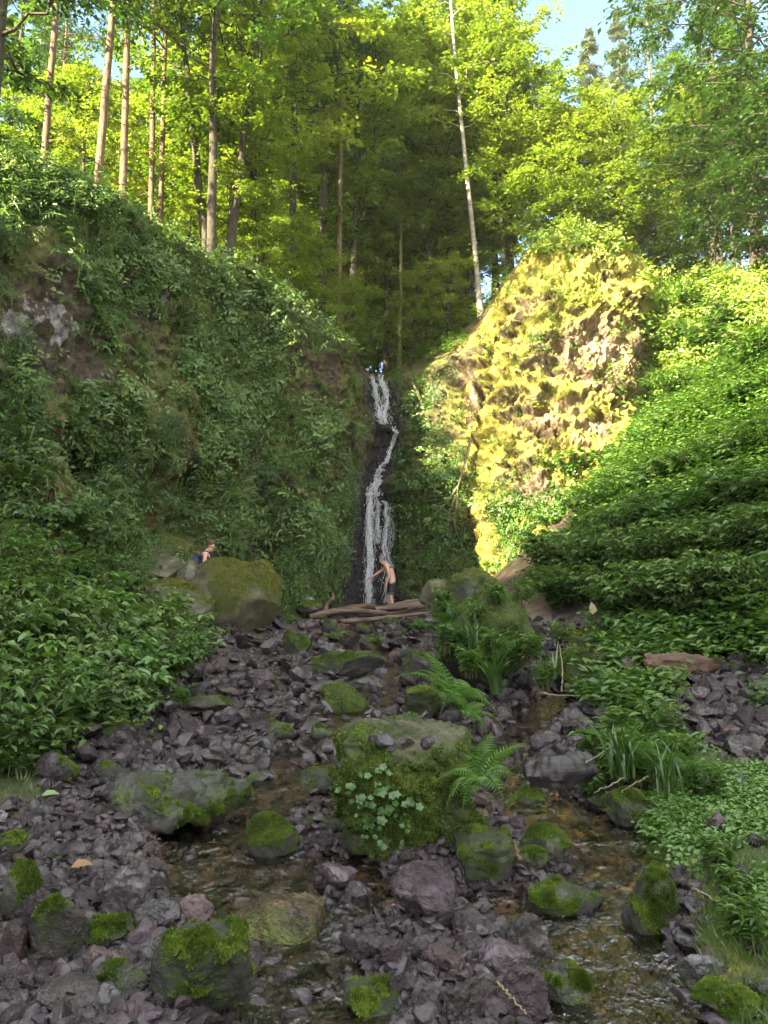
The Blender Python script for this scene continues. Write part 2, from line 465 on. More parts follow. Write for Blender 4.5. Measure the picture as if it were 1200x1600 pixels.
# ================================================================== GROUND
class RBF:
    def __init__(s, pts):
        p = np.array(pts, float); s.x = p[:, :2]; n = len(p)
        K = np.linalg.norm(s.x[:, None] - s.x[None], axis=-1)
        A = np.zeros((n + 3, n + 3)); A[:n, :n] = K - np.eye(n) * 0.25
        A[:n, n] = 1; A[:n, n + 1:] = s.x; A[n, :n] = 1; A[n + 1:, :n] = s.x.T
        s.w = np.linalg.solve(A, np.concatenate([p[:, 2], [0, 0, 0]])); s.n = n
    def __call__(s, X):
        X = np.atleast_2d(np.asarray(X, float))[:, :2]; out = np.empty(len(X))
        for i in range(0, len(X), 40000):
            x = X[i:i + 40000]
            out[i:i + 40000] = np.linalg.norm(x[:, None] - s.x[None], axis=-1) @ s.w[:s.n] + s.w[s.n] + x @ s.w[s.n + 1:]
        return out

G0 = RBF([(-1, -4, -.3), (3, -4, -.1), (-4, -4, .6), (0, 0, -.12), (0, 3, 0), (-1.3, 3.4, .03), (1.3, 3.2, .02), (2.3, 4, .2),
          (3.4, 5, .4), (-2.3, 4.4, .22), (-3.4, 6.3, .5), (-2.75, 8, .42), (-2.9, 10, .66), (-4.3, 8, 1.65), (-6, 9, 2.8), (-4.3, 10.4, 1.75),
          (-5, 12, 1.7), (-5.6, 14, 1.8), (-3.3, 12.5, .95), (-8, 7, 3), (-5, 5, 1.3), (-8, 2, 3.4), (-5, 0, 1.5), (-8, -5, 4), (-3.9, 6.6, .8),
          (0, 6, .2), (0, 10, .5), (-1.5, 12, .68), (0, 15, .9), (-2.5, 15, 1.12), (-4, 16.8, 1.4), (-2.5, 18, 1.35), (0, 20, 1.28), (-1.5, 22, 1.4),
          (.5, 22.5, 1.42), (2, 21, 1.5), (0, 25, 1.5), (-3.2, 15.5, 1.2), (1, 13, .85), (2.3, 12, 1.05), (2.8, 14, 1.55), (3.2, 17, 2.0), (3.4, 19, 2.9),
          (4, 8, .62), (4.2, 6.6, .4), (3.0, 6, .26), (5, 9, 1.05), (3, 9.5, .75), (2.4, 8, .4), (4.2, 10, 1.0), (1.2, 8, .36), (1.6, 10.5, .6),
          (3.5, 10.6, 1.05), (4.7, 9.4, 1.05), (6.2, 12.5, 3.3), (8, 16, 6.4), (4.7, 14, 2.95), (6.3, 19, 5.9), (4.3, 19, 3.5), (9, 11, 5.2), (11, 15, 9),
          (7, 8.5, 2.6), (9, 4, 4), (6, 3, 1.5), (9, -3, 4.5), (13, 8, 8), (12, 20, 10), (5, 23, 5.0), (8, 24, 8.5), (5.4, 16.5, 4.2), (7, 15.5, 5.2)])

def path_hit(px, py):
    """ray against the smooth ground"""
    r = ray(px, py); t = np.linspace(1.5, 40, 1600)
    q = CAM[None] + r[None] * t[:, None]
    below = np.where(q[:, 2] < G0(q))[0]
    return q[below[0]] if len(below) else q[-1]

CH = []     # stream courses: (world polyline, half width, depth)
for pix, wd, dp in [
    ([(590, 952), (560, 985), (590, 1030), (585, 1075), (560, 1120), (480, 1170), (430, 1225)], .5, .10),
    ([(440, 1215), (385, 1255), (345, 1300), (350, 1350), (420, 1400), (430, 1470), (470, 1540), (480, 1640)], .42, .13),
    ([(300, 1310), (360, 1330), (470, 1340), (560, 1345), (590, 1400)], .22, .10),
    ([(870, 1085), (830, 1110), (780, 1160), (790, 1230), (880, 1265), (960, 1310), (955, 1385), (930, 1450), (960, 1530), (980, 1640)], .36, .14),
    ([(745, 1385), (800, 1395), (850, 1440), (900, 1470)], .16, .09)]:
    wp = np.array([path_hit(*p) for p in pix]); CH.append((smooth_path(wp, 60), wd, dp))

def channel(X):
    out = np.zeros(len(X)); near = np.zeros(len(X))
    for wp, wd, dp in CH:
        d = np.full(len(X), 99.0)
        for i in range(0, len(X), 30000):
            d[i:i + 30000] = np.linalg.norm(X[i:i + 30000, None, :2] - wp[None, :, :2], axis=-1).min(1)
        out = np.maximum(out, dp * (1 - sstep(d, wd * .5, wd * 1.25))); near = np.maximum(near, 1 - sstep(d, wd * 1.0, wd * 1.9))
    return out, near

def ground_z(X):
    X = np.atleast_2d(X); P3 = np.column_stack([X[:, 0], X[:, 1], np.zeros(len(X))])
    c, _ = channel(X)
    return G0(X) + fbm(P3, 1.6, 3, 5) * .05 + fbm(P3, 6.0, 3, 9) * .022 - c

gx = np.concatenate([np.linspace(-13, -4.6, 46), np.linspace(-4.5, 5, 230), np.linspace(5.1, 16, 56)])
gy = np.concatenate([np.linspace(-9, 1.4, 30), np.linspace(1.5, 9, 190), np.linspace(9.1, 26, 120)])
XX, YY = np.meshgrid(gx, gy, indexing='ij')
gp = np.column_stack([XX.ravel(), YY.ravel()])
gz = ground_z(gp)
GV = np.column_stack([gp, gz]); GF = grid_faces(len(gx), len(gy))
_, nearw = channel(gp)
def path_mask(X):     # bare trodden soil on the right
    pts = np.array([(2.55, 12.6), (2.8, 14), (2.9, 15.2)]); d1 = np.linalg.norm(X[:, None, :2] - smooth_path(pts, 20)[None, :, :2], axis=-1).min(1)
    pts2 = np.array([(5.2, 7.2), (4.0, 7.0), (3.5, 7.6), (3.6, 8.6), (5.4, 8.2)]); d2 = np.linalg.norm(X[:, None, :2] - smooth_path(pts2, 30)[None, :, :2], axis=-1).min(1)
    pts3 = np.array([(2.35, 10.6), (2.8, 9.8), (3.3, 9.35), (4.1, 9.3)]); d3 = np.linalg.norm(X[:, None, :2] - smooth_path(pts3, 30)[None, :, :2], axis=-1).min(1)
    return np.maximum.reduce([1 - sstep(d1, .15, .32), 1 - sstep(d2, .4, .75), 1 - sstep(d3, .3, .5)])
def green_mask(X, z):
    n = fbm(np.column_stack([X[:, 0], X[:, 1], X[:, 0] * 0]), .9, 3, 31) * .25
    right = sstep(X[:, 0] - np.interp(X[:, 1], [0, 3, 8, 12, 20], [1.0, 1.32, 2.15, 3.4, 4.6]) + n, 0, .25)
    left = sstep(-2.75 - .06 * (X[:, 1] - 8) - X[:, 0] + n, 0, .3)
    return np.maximum(right, left) * (1 - path_mask(X))
ggreen = green_mask(gp, gz)

g = NT('stream_bed'); co = g.coord('Object')
n1 = g.noise(co, 3, 6, .6); n2 = g.noise(co, 22, 4, .65); n3 = g.noise(co, 90, 3)
c = g.ramp(n2, [(.3, (.02, .015, .015)), (.5, (.05, .037, .036)), (.72, (.09, .068, .066))])
c = g.mix(g.math('MULTIPLY', n1, .5), c, (.07, .045, .035))
c = g.mix(g.math('MULTIPLY', g.attr('bed'), .7), c, g.ramp(n2, [(.3, (.06, .036, .024)), (.7, (.17, .105, .068))]))
gr = g.ramp(n2, [(.3, (.02, .028, .01)), (.55, (.045, .06, .016)), (.75, (.08, .075, .03))])
c = g.mix(g.attr('green'), c, gr)
c = g.mix(g.attr('path'), c, g.ramp(n3, [(.3, (.13, .095, .075)), (.7, (.22, .165, .135))]))
och = g.ramp(g.noise(co, 4.5, 4, .6), [(.47, 0.0), (.60, 1.0)])
c = g.mix(g.math('MULTIPLY', och, g.attr('ochre')), c, g.ramp(n3, [(.3, (.2, .12, .03)), (.7, (.46, .31, .08))]))
g.pbsdf(c, g.ramp(n1, [(.4, .35), (.65, .8)]), g.bump(g.math('ADD', n2, g.math('MULTIPLY', n3, .5)), .6, .03))
M['stream_bed'] = g.m
ochre = sstep(gp[:, 0], .55, 1.0) * (1 - sstep(gp[:, 1], 6.5, 8)) * nearw
struct('ground', mesh_np('ground', GV, GF, M['stream_bed'], True, vattr={'green': ggreen, 'path': path_mask(gp), 'ochre': ochre, 'bed': nearw}))

# water: sheet that shows only where the bed dips below it
sel = (gp[:, 1] > -2) & (gp[:, 1] < 24.5) & (gp[:, 0] > -3.2) & (gp[:, 0] < 3.2)
wz = G0(gp) - .045 + fbm(np.column_stack([gp, gz * 0]), 5, 2, 77) * .008
keep = nearw > .02
WV = np.column_stack([gp, wz])
fk = keep[GF].all(1) & sel[GF].all(1)
used = np.unique(GF[fk]); remap = np.full(len(gp), -1); remap[used] = np.arange(len(used))
g = NT('stream_water'); co = g.coord('Object')
mp = g.n('Mapping'); mp.inputs['Scale'].default_value = (1, .6, 1); g.l(co, mp.inputs[0])
nw = g.noise(mp.outputs[0], 7, 4, .6, 1.2); nw2 = g.noise(mp.outputs[0], 26, 3, .6, .8)
bp = g.bump(g.math('ADD', nw, g.math('MULTIPLY', nw2, .25)), .7, .05)
fr = g.n('Fresnel'); fr.inputs['IOR'].default_value = 1.36; g.l(bp, fr.inputs['Normal'])
tb = g.n('BsdfTransparent'); tb.inputs[0].default_value = (.88, .78, .68, 1)
gl = g.n('BsdfGlossy'); gl.inputs['Roughness'].default_value = .06; g.l(bp, gl.inputs['Normal'])
mx = g.n('MixShader'); g.l(g.math('ADD', fr.outputs[0], .16, True), mx.inputs[0]); g.l(tb.outputs[0], mx.inputs[1]); g.l(gl.outputs[0], mx.inputs[2])
df = g.n('BsdfDiffuse'); df.inputs[0].default_value = (.75, .76, .8, 1)
fo = g.ramp(nw2, [(.68, 0.0), (.78, .4)])
mx2 = g.n('MixShader'); g.l(fo, mx2.inputs[0]); g.l(mx.outputs[0], mx2.inputs[1]); g.l(df.outputs[0], mx2.inputs[2])
g.l(mx2.outputs[0], g.out.inputs[0]); M['stream_water'] = g.m
struct('water', mesh_np('water', WV[used], remap[GF[fk]], M['stream_water']))

# ================================================================== CLIFFS
# columns: base x,y | top x,y,z | outward direction | slope of the land above
def col(bpx, bd, tpx, tpy, td, dirv, slope):
    b = P(bpx, 950, bd); t = P(tpx, tpy, td)
    return [b[0], b[1], t[0], t[1], t[2], *nrm(np.array(dirv, float)), slope]
COLS = [
    [-9, -16, -15, -16, 20.5, -1, -.1, .30], [-9.5, -7, -14.5, -7, 18.6, -1, -.1, .30], [-9.0, -1, -13.5, -1, 15.8, -1, 0, .25],
    [-8.6, 4, -12.2, 4.6, 11.8, -1, .2, .15], [-7.7, 8.5, -9.8, 9.4, 10.4, -1, .45, .02], 
    col(-20, 12.4, 0, 243, 13.2, (-.9, .6), -.03), col(90, 12.8, 100, 262, 13.8, (-.75, .7), -.05), col(180, 14.4, 175, 305, 15.2, (-.7, .7), -.06),
    col(270, 16.6, 270, 365, 17.2, (-.6, .8), -.05), col(345, 18.0, 345, 405, 18.4, (-.55, .85), -.02), col(410, 18.8, 415, 432, 19.3, (-.5, .9), .02),
    col(470, 19.2, 480, 478, 20, (-.35, .9), .10), col(520, 21, 545, 535, 21.6, (-.2, 1), .18), col(542, 22.4, 566, 575, 22.8, (-.05, 1), .25),
    col(556, 23.4, 576, 592, 23.9, (0, 1), .26), col(588, 23.6, 592, 594, 24.6, (0, 1), .26), col(622, 23.3, 612, 596, 24.3, (0, 1), .26),
    col(640, 22.4, 640, 590, 23.4, (0, 1), .42), col(690, 21.4, 690, 560, 23.0, (.05, 1), .55), col(745, 20.4, 738, 530, 22.6, (.1, 1), .5),
    col(790, 19.9, 790, 440, 22.2, (.12, 1), .32), col(840, 19.6, 835, 378, 22.0, (.15, 1), .30), col(900, 19.6, 890, 358, 22.0, (.2, 1), .30),
    col(960, 19.8, 950, 372, 22.2, (.25, 1), .30), col(1003, 20.2, 1000, 400, 22.6, (.3, 1), .32), col(1030, 21.4, 1030, 455, 23.6, (.35, 1), .35),
    col(1080, 21.2, 1085, 440, 23.6, (.4, .9), .35), col(1150, 20.2, 1160, 430, 22.5, (.5, .9), .35), col(1260, 18.0, 1290, 415, 20.0, (.7, .7), .35),
    [13.5, 14, 15.0, 14.5, 12.5, 1, .3, .35], [15, 7, 17, 7, 12.0, 1, .1, .35], [15, -5, 17.5, -5, 12.0, 1, 0, .35], [15, -16, 17.5, -16, 12.0, 1, 0, .35]]
K = np.array(COLS, float)
cl = np.concatenate([[0], np.cumsum(np.linalg.norm(np.diff(K[:, 2:4], axis=0), axis=1) + .6 * np.linalg.norm(np.diff(K[:, :2], axis=0), axis=1))])
# sampling: dense in the part the camera sees
smp = []
for i in range(len(K) - 1):
    L = cl[i + 1] - cl[i]; dens = 3 if (i < 3 or i > 27) else (10 if i < 5 else 26)
    smp.append(np.linspace(cl[i], cl[i + 1], max(3, int(L * dens)), endpoint=False))
S = np.concatenate(smp + [[cl[-1]]])
KC = np.column_stack([np.interp(S, cl, K[:, j]) for j in range(8)])
ker = np.hanning(17)[1:-1]; ker /= ker.sum()
pad = len(ker) // 2
KC = np.column_stack([np.convolve(np.pad(KC[:, j], pad, mode='edge'), ker, 'valid') for j in range(8)])
KC[:, 5:7] = nrm(KC[:, 5:7])
NS = len(S); NTT = 210
tt = np.linspace(0, 1, NTT)
b3 = np.column_stack([KC[:, 0], KC[:, 1], G0(KC[:, :2]) - .7]); t3 = KC[:, 2:5]
hh = np.where(tt < .75, tt * .8, .6 + (tt - .75) * 1.6)        # lies back near the crest
CV = b3[:, None] + np.stack([(t3 - b3)[:, None, 0] * hh[None], (t3 - b3)[:, None, 1] * hh[None], (t3 - b3)[:, None, 2] * (tt ** .93)[None]], -1)
du = np.gradient(CV, axis=0); dv = np.gradient(CV, axis=1)
CN = nrm(np.cross(du, dv)); CN = np.where((CN * KC[:, None, [5, 6, 6]] * np.array([1, 1, 0])).sum(-1, keepdims=True) > 0, -CN, CN)
cvf = CV.reshape(-1, 3); cnf = CN.reshape(-1, 3)
cpx, cpy, cdep = to_px(cvf)
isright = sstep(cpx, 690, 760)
big = fbm(cvf * np.array([1, 1, .8]), .45, 3, 3); mid_ = fbm(cvf, 1.5, 4, 21); fine = fbm(cvf, 5.5, 4, 41); ridg = 1 - np.abs(fbm(cvf * np.array([1, 1, .55]), .9, 3, 61))
lump = fbm(cvf * np.array([1, 1, .9]), 3.0, 2, 91)
strat = 1 - np.abs(fbm(cvf * np.array([.7, .7, 1.6]), 1.1, 3, 71)); crag = fbm(np.floor(cvf * np.array([2.2, 2.2, 3.0]) + fbm(cvf, 2.0, 2, 75)[:, None] * .9) * 1.7, 1, 1, 73)
disp = big * (.3 - .15 * isright) + mid_ * .22 * (1 + .3 * isright) + fine * .08 * (1 + isright) + (ridg - .6) * .28 + np.maximum(lump, 0) * .14 + fbm(cvf, 15, 3, 95) * .045 + isright * ((strat - .6) * .2 + crag * .07) + (1 - isright) * crag * .04
edge = np.repeat(sstep(np.linspace(0, 1, NTT)[None], 0, .02) * (1 - sstep(np.linspace(0, 1, NTT)[None], .93, 1.0) * .8), NS, 0).ravel()
fallm = np.exp(-((cpx - np.interp(cpy, [590, 665, 700, 760, 950], [592, 608, 600, 580, 578])) / np.interp(cpy, [590, 700, 800, 950], [24, 28, 40, 52])) ** 4) * (cdep > 21) * (cdep < 26)
disp = disp * (1 - fallm * .65)
# caves and overhangs low on the left wall
def blob(px, py, sx, sy): return np.exp(-(((cpx - px) / sx) ** 2 + ((cpy - py) / sy) ** 2)) * (cdep < 26) * (cdep > 9)
disp = disp * (1 - .4 * blob(120, 560, 150, 200))
disp -= .6 * blob(235, 800, 40, 75) + .5 * blob(310, 770, 26, 50) + .5 * blob(160, 720, 40, 40) + .6 * blob(425, 840, 30, 40) + .45 * blob(318, 640, 12, 40)
disp += .15 * blob(250, 690, 60, 40) + .3 * blob(400, 730, 60, 40) + .4 * blob(480, 840, 35, 70)
disp -= .5 * blob(1003, 590, 9, 60) + .35 * blob(808, 770, 10, 40)
cvf = cvf + cnf * (disp * edge)[:, None]
CV = cvf.reshape(NS, NTT, 3)
du = np.gradient(CV, axis=0); dv = np.gradient(CV, axis=1); n2_ = nrm(np.cross(du, dv)); n2_ = np.where((n2_ * CN).sum(-1, keepdims=True) < 0, -n2_, n2_)
cnf = n2_.reshape(-1, 3)
cpx, cpy, cdep = to_px(cvf)
mossv = .55 + .35 * fbm(cvf, .8, 3, 101) + .35 * cnf[:, 2] + .12 * mid_
white = (sstep(fbm(cvf, 1.4, 4, 111), -.25, .2) * blob(55, 495, 85, 50) * (.35 + .65 * sstep(fbm(cvf * np.array([1, 1, .4]), 3.2, 3, 117), -.15, .15)) + .8 * blob(255, 465, 8, 14))
barebrown = .8 * blob(110, 540, 95, 110)
mossv = mossv - barebrown * .55 - white * 1.2
pinkp = np.maximum.reduce([blob(930, 560, 70, 60), .9 * blob(880, 640, 50, 40), .9 * blob(925, 670, 45, 40), .8 * blob(740, 610, 16, 50), .7 * blob(830, 770, 40, 30), .8 * blob(1000, 560, 16, 60)])
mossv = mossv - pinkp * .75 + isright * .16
mossv = mossv * (1 - np.minimum(1, fallm * 1.5)) - fallm * .3
mossv = np.where(cpy < 0, .5, mossv)

g = NT('cliff_rock'); co = g.coord('Object')
n1 = g.noise(co, 1.3, 6, .6, .5); n2 = g.noise(co, 7, 5, .62); n3 = g.noise(co, 40, 4, .6)
sx = g.n('Mapping'); sx.inputs['Scale'].default_value = (3, 3, .5); g.l(co, sx.inputs[0]); ns = g.noise(sx.outputs[0], 1.2, 5, .6)
rk = g.ramp(n2, [(.3, (.03, .02, .014)), (.5, (.11, .077, .054)), (.72, (.21, .155, .115))])
rk = g.mix(g.math('MULTIPLY', ns, .5), rk, (.06, .045, .035))
pk = g.ramp(n2, [(.3, (.2, .12, .08)), (.55, (.46, .32, .23)), (.75, (.6, .46, .35))])
rk = g.mix(g.attr('pink'), rk, pk)
rk = g.mix(g.ramp(g.math('ADD', g.attr('white'), g.math('MULTIPLY', g.math('SUBTRACT', n2, .5), 1.6)), [(.36, 0.0), (.46, 1.0)]), rk, g.ramp(n2, [(.3, (.12, .105, .1)), (.5, (.3, .28, .27)), (.68, (.5, .48, .47))]))
rk = g.mix(g.attr('wet'), rk, g.ramp(n2, [(.3, (.014, .012, .013)), (.7, (.085, .076, .076))]))
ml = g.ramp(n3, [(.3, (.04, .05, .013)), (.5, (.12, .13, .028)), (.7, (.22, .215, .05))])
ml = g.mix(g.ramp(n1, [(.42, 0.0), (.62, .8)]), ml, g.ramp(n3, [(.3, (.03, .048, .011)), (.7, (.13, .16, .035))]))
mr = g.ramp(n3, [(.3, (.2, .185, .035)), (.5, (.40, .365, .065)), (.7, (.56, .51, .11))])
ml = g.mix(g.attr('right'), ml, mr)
mk = g.ramp(g.math('ADD', g.attr('moss'), g.math('MULTIPLY', g.math('SUBTRACT', n2, .5), 1.1)), [(.34, 0.0), (.52, 1.0)])
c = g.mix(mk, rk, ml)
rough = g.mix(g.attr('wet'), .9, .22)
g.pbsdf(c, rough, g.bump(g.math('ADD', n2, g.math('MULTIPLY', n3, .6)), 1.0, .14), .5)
M['cliff_rock'] = g.m
CF = grid_faces(NS, NTT)
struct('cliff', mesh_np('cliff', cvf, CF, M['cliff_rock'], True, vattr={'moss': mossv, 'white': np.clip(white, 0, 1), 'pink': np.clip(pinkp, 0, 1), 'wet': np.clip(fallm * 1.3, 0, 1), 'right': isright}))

# forest floor above the cliffs
NU = 44; uu = np.concatenate([np.linspace(0, 1, 34) ** 1.6 * 45, [48, 51, 54, 58, 62, 67, 72, 78, 84, 90]])
top = CV[:, -1]
stp = slice(None, None, 3)
tp = top[stp]; kk = KC[stp]
PV = np.zeros((len(tp), NU, 3))
PV[..., 0] = tp[:, None, 0] + kk[:, None, 5] * uu[None]; PV[..., 1] = tp[:, None, 1] + kk[:, None, 6] * uu[None]
PV[..., 2] = tp[:, None, 2] + kk[:, None, 7] * (np.minimum(uu, 45) + np.maximum(uu - 45, 0) * .15)[None]
pvf = PV.reshape(-1, 3)
fade = np.tile(sstep(uu, 0, 1.5), len(tp))
pvf[:, 2] += fade * (fbm(pvf * np.array([1, 1, 0]), .5, 3, 201) * .45 + fbm(pvf * np.array([1, 1, 0]), 2.2, 3, 205) * .12)
PF = grid_faces(len(tp), NU)
g = NT('forest_floor'); co = g.coord('Object'); n1 = g.noise(co, .9, 5, .6); n2 = g.noise(co, 9, 5, .65); n3 = g.noise(co, 45, 3)
c = g.ramp(n2, [(.3, (.08, .052, .024)), (.5, (.18, .125, .05)), (.7, (.3, .2, .08))])
c = g.mix(g.ramp(n1, [(.4, 0.0), (.6, .85)]), c, g.ramp(n3, [(.3, (.05, .065, .012)), (.7, (.15, .15, .03))]))
g.pbsdf(c, .95, g.bump(g.math('ADD', n2, n3), .8, .08))
M['forest_floor'] = g.m
struct('hillside', mesh_np('hillside', pvf, PF, M['forest_floor']))

# everything solid so far, for finding where a thing stands
allV = np.vstack([GV, cvf, pvf]); allF = np.vstack([GF, CF + len(GV), PF + len(GV) + len(cvf)])
BVH = BVHTree.FromPolygons(allV.tolist(), allF.tolist())
BVH_G = BVHTree.FromPolygons(GV.tolist(), GF.tolist())
def hit(px, py, tree=None):
    r = nrm(ray(px, py)); h = (tree or BVH).ray_cast(Vector(CAM), Vector(r), 200)
    if h[0] is None: return None, None, None
    nn = np.array(h[1]); nn = nn if nn @ r < 0 else -nn
    return np.array(h[0]), nn, h[2]
def floor_at(x, y, z=60):
    h = BVH.ray_cast(Vector((x, y, z)), Vector((0, 0, -1)), 200)
    return h[0].z if h[0] is not None else 0.0
def hit_many(pxs, pys, tree=None):
    pts, nns, ok = [], [], []
    for a, b in zip(pxs, pys):
        p, n, _ = hit(a, b, tree)
        ok.append(p is not None); pts.append(p if p is not None else CAM * 0); nns.append(n if p is not None else CAM * 0 + 1)
    return np.array(pts), np.array(nns), np.array(ok)
# ================================================================== TREES
ORD = ['first', 'second', 'third', 'fourth', 'fifth', 'sixth', 'seventh', 'eighth', 'ninth', 'tenth', 'eleventh', 'twelfth', 'thirteenth', 'fourteenth',
       'fifteenth', 'sixteenth', 'seventeenth', 'eighteenth', 'nineteenth', 'twentieth', 'twenty-first', 'twenty-second', 'twenty-third', 'twenty-fourth',
       'twenty-fifth', 'twenty-sixth', 'twenty-seventh', 'twenty-eighth', 'twenty-ninth', 'thirtieth']

def trunk_curve(r, H, wob=.15, n=14, lean=(0, 0)):
    z = np.linspace(-.5, H, n); k = (z / H).clip(0)
    p = np.stack([r.normal(0, wob, n).cumsum() * .35 * k + lean[0] * z, r.normal(0, wob, n).cumsum() * .35 * k + lean[1] * z, z], -1)
    return smooth_path(p, 34)

def flare(pts, rad):
    z = pts[:, 2]; return rad * (1 + .6 * np.exp(-np.maximum(z, 0) / .5))

def broadleaf(seed, H, h0, R, limbs, twigs, leaves, leaf, rad, prof='round', bark='bark_dark', lmat='leaf_maple', wob=.15, layered=True, stems=1):
    r = np.random.default_rng(seed)
    tb = Bag(); lb = Bag(); L = []
    curves = []
    for s in range(stems):
        ln = (0, 0) if stems == 1 else (math.cos(s * 2.1 + .4) * .12, math.sin(s * 2.1 + .4) * .10)
        c = trunk_curve(r, H * (1 if s == 0 else r.uniform(.75, .95)), wob, 14, ln)
        if stems > 1: c[:, :2] += np.array([math.cos(s * 2.1), math.sin(s * 2.1)]) * .28
        rr = flare(c, rad * (1 - .85 * (c[:, 2].clip(0) / H)) + .012); tb.add(*tube(c, rr, 9)); curves.append(c)
    ga = r.uniform(0, 6)
    for i in range(limbs):
        c = curves[i % stems]
        f = (i + r.uniform(0, 1)) / limbs
        h = h0 + (H * .97 - h0) * f ** .9
        k = int(np.argmin(abs(c[:, 2] - h))); base = c[k]
        if prof == 'round': e = math.sin(PI * (0.14 + .82 * f)) ** .7
        elif prof == 'tall': e = (1 - f ** 2.2) * .9 + .12
        else: e = 1 - .85 * f
        ln = R * e * r.uniform(.6, 1.15); az = ga + i * 2.399 + r.normal(0, .3)
        up = r.uniform(.15, .75) * (1 - .3 * f)
        t = np.linspace(0, 1, 9)
        cur = np.stack([math.cos(az) * ln * t, math.sin(az) * ln * t, ln * (up * t - .55 * up * t ** 2 * r.uniform(.6, 1.6))], -1) + base
        cur[1:-1] += r.normal(0, .05 * ln ** .5, (7, 3))
        tb.add(*tube(cur, np.linspace(max(.018, rad * .30 * (1 - .6 * f)), .006, 9), 4, False))
        d = np.array([math.cos(az), math.sin(az), 0]); sd_ = np.array([-d[1], d[0], 0])
        for j in range(twigs):
            q = r.uniform(.25, 1.02); p = cur[min(8, int(q * 8))]
            tw = r.uniform(.25, 1.0) * (.45 + .35 * ln ** .5) * .62
            sg = r.choice([-1, 1]); dd = nrm(d * r.uniform(.2, 1) + sd_ * sg * r.uniform(.3, 1.2) + np.array([0, 0, r.normal(-.05, .22)]))
            m = leaves; u = r.uniform(.05, 1, m)
            ss = np.cross(dd, [0, 0, 1.0])
            pos = p + dd * (u * tw)[:, None] + ss * r.normal(0, .17, (m, 1)) + np.array([0, 0, 1]) * (r.normal(0, .05 if layered else .16, (m, 1)) - .18 * (u[:, None] * tw) ** 2)
            a = r.normal(0, .9, m)
            ld = dd[None] * np.cos(a)[:, None] + ss[None] * np.sin(a)[:, None] + np.stack([np.zeros(m), np.zeros(m), r.normal(-.25, .25, m)], -1)
            nn = np.array([0, 0, 1.0]) + r.normal(0, .38 if layered else .7, (m, 3))
            L.append((pos, ld, nn, leaf * r.uniform(.6, 1.25, m)))
    ls = cat_ls(L)
    tint = np.clip(r.beta(2.5, 2.5, len(ls[0])) * .7 + .15 + fbm(ls[0], .5, 2, seed) * .25, 0, 1)
    return [('trunk', tb.mesh('trunk', M[bark])), ('crown', leaf_obj_mesh('crown', ls, M[lmat], .58, False, .1, tint))]

def conifer(seed, H, h0, R, rad, whorl=.42, lmat='leaf_blue', bark='bark_pine', droop=.35, dens=1.0):
    r = np.random.default_rng(seed); tb = Bag(); lb = Bag(); L = []
    c = trunk_curve(r, H, .04); tb.add(*tube(c, flare(c, rad * (1 - .93 * c[:, 2].clip(0) / H) + .01), 10))
    h = h0
    while h < H - .15:
        f = (h - h0) / (H - h0); n = r.integers(4, 7)
        for k in range(n):
            az = r.uniform(0, 6.28); ln = R * (1 - f) ** .8 * r.uniform(.6, 1.1) + .15
            k0 = int(np.argmin(abs(c[:, 2] - h))); base = c[k0]
            t = np.linspace(0, 1, 7); d = np.array([math.cos(az), math.sin(az), 0]); sd_ = np.array([-d[1], d[0], 0])
            cur = base + d * (ln * t)[:, None] + np.array([0, 0, 1.0]) * (ln * (-droop * t * 1.2 + .25 * t ** 2.5))[:, None]
            tb.add(*tube(cur, np.linspace(.03, .006, 7), 3, False))
            m = int((10 + ln * 34) * dens); q = r.uniform(.12, 1, m)
            p = base + d * (ln * q)[:, None] + np.array([0, 0, 1.0]) * (ln * (-droop * q * 1.2 + .25 * q ** 2.5))[:, None]
            sg = r.choice([-1, 1], m)
            dd = d[None] * .6 + sd_[None] * sg[:, None] * r.uniform(.3, 1, m)[:, None] + np.stack([0 * q, 0 * q, r.normal(-.35, .3, m)], -1)
            L.append((p + r.normal(0, .04, (m, 3)), dd, np.array([0, 0, 1.]) + r.normal(0, .3, (m, 3)), r.uniform(.2, .45, m) * (.55 + .6 * (1 - q))))
        h += whorl * r.uniform(.7, 1.3)
    ls = cat_ls(L)
    return [('trunk', tb.mesh('trunk', M[bark])), ('crown', leaf_obj_mesh('crown', ls, M[lmat], .28, False, .05, None, seed))]

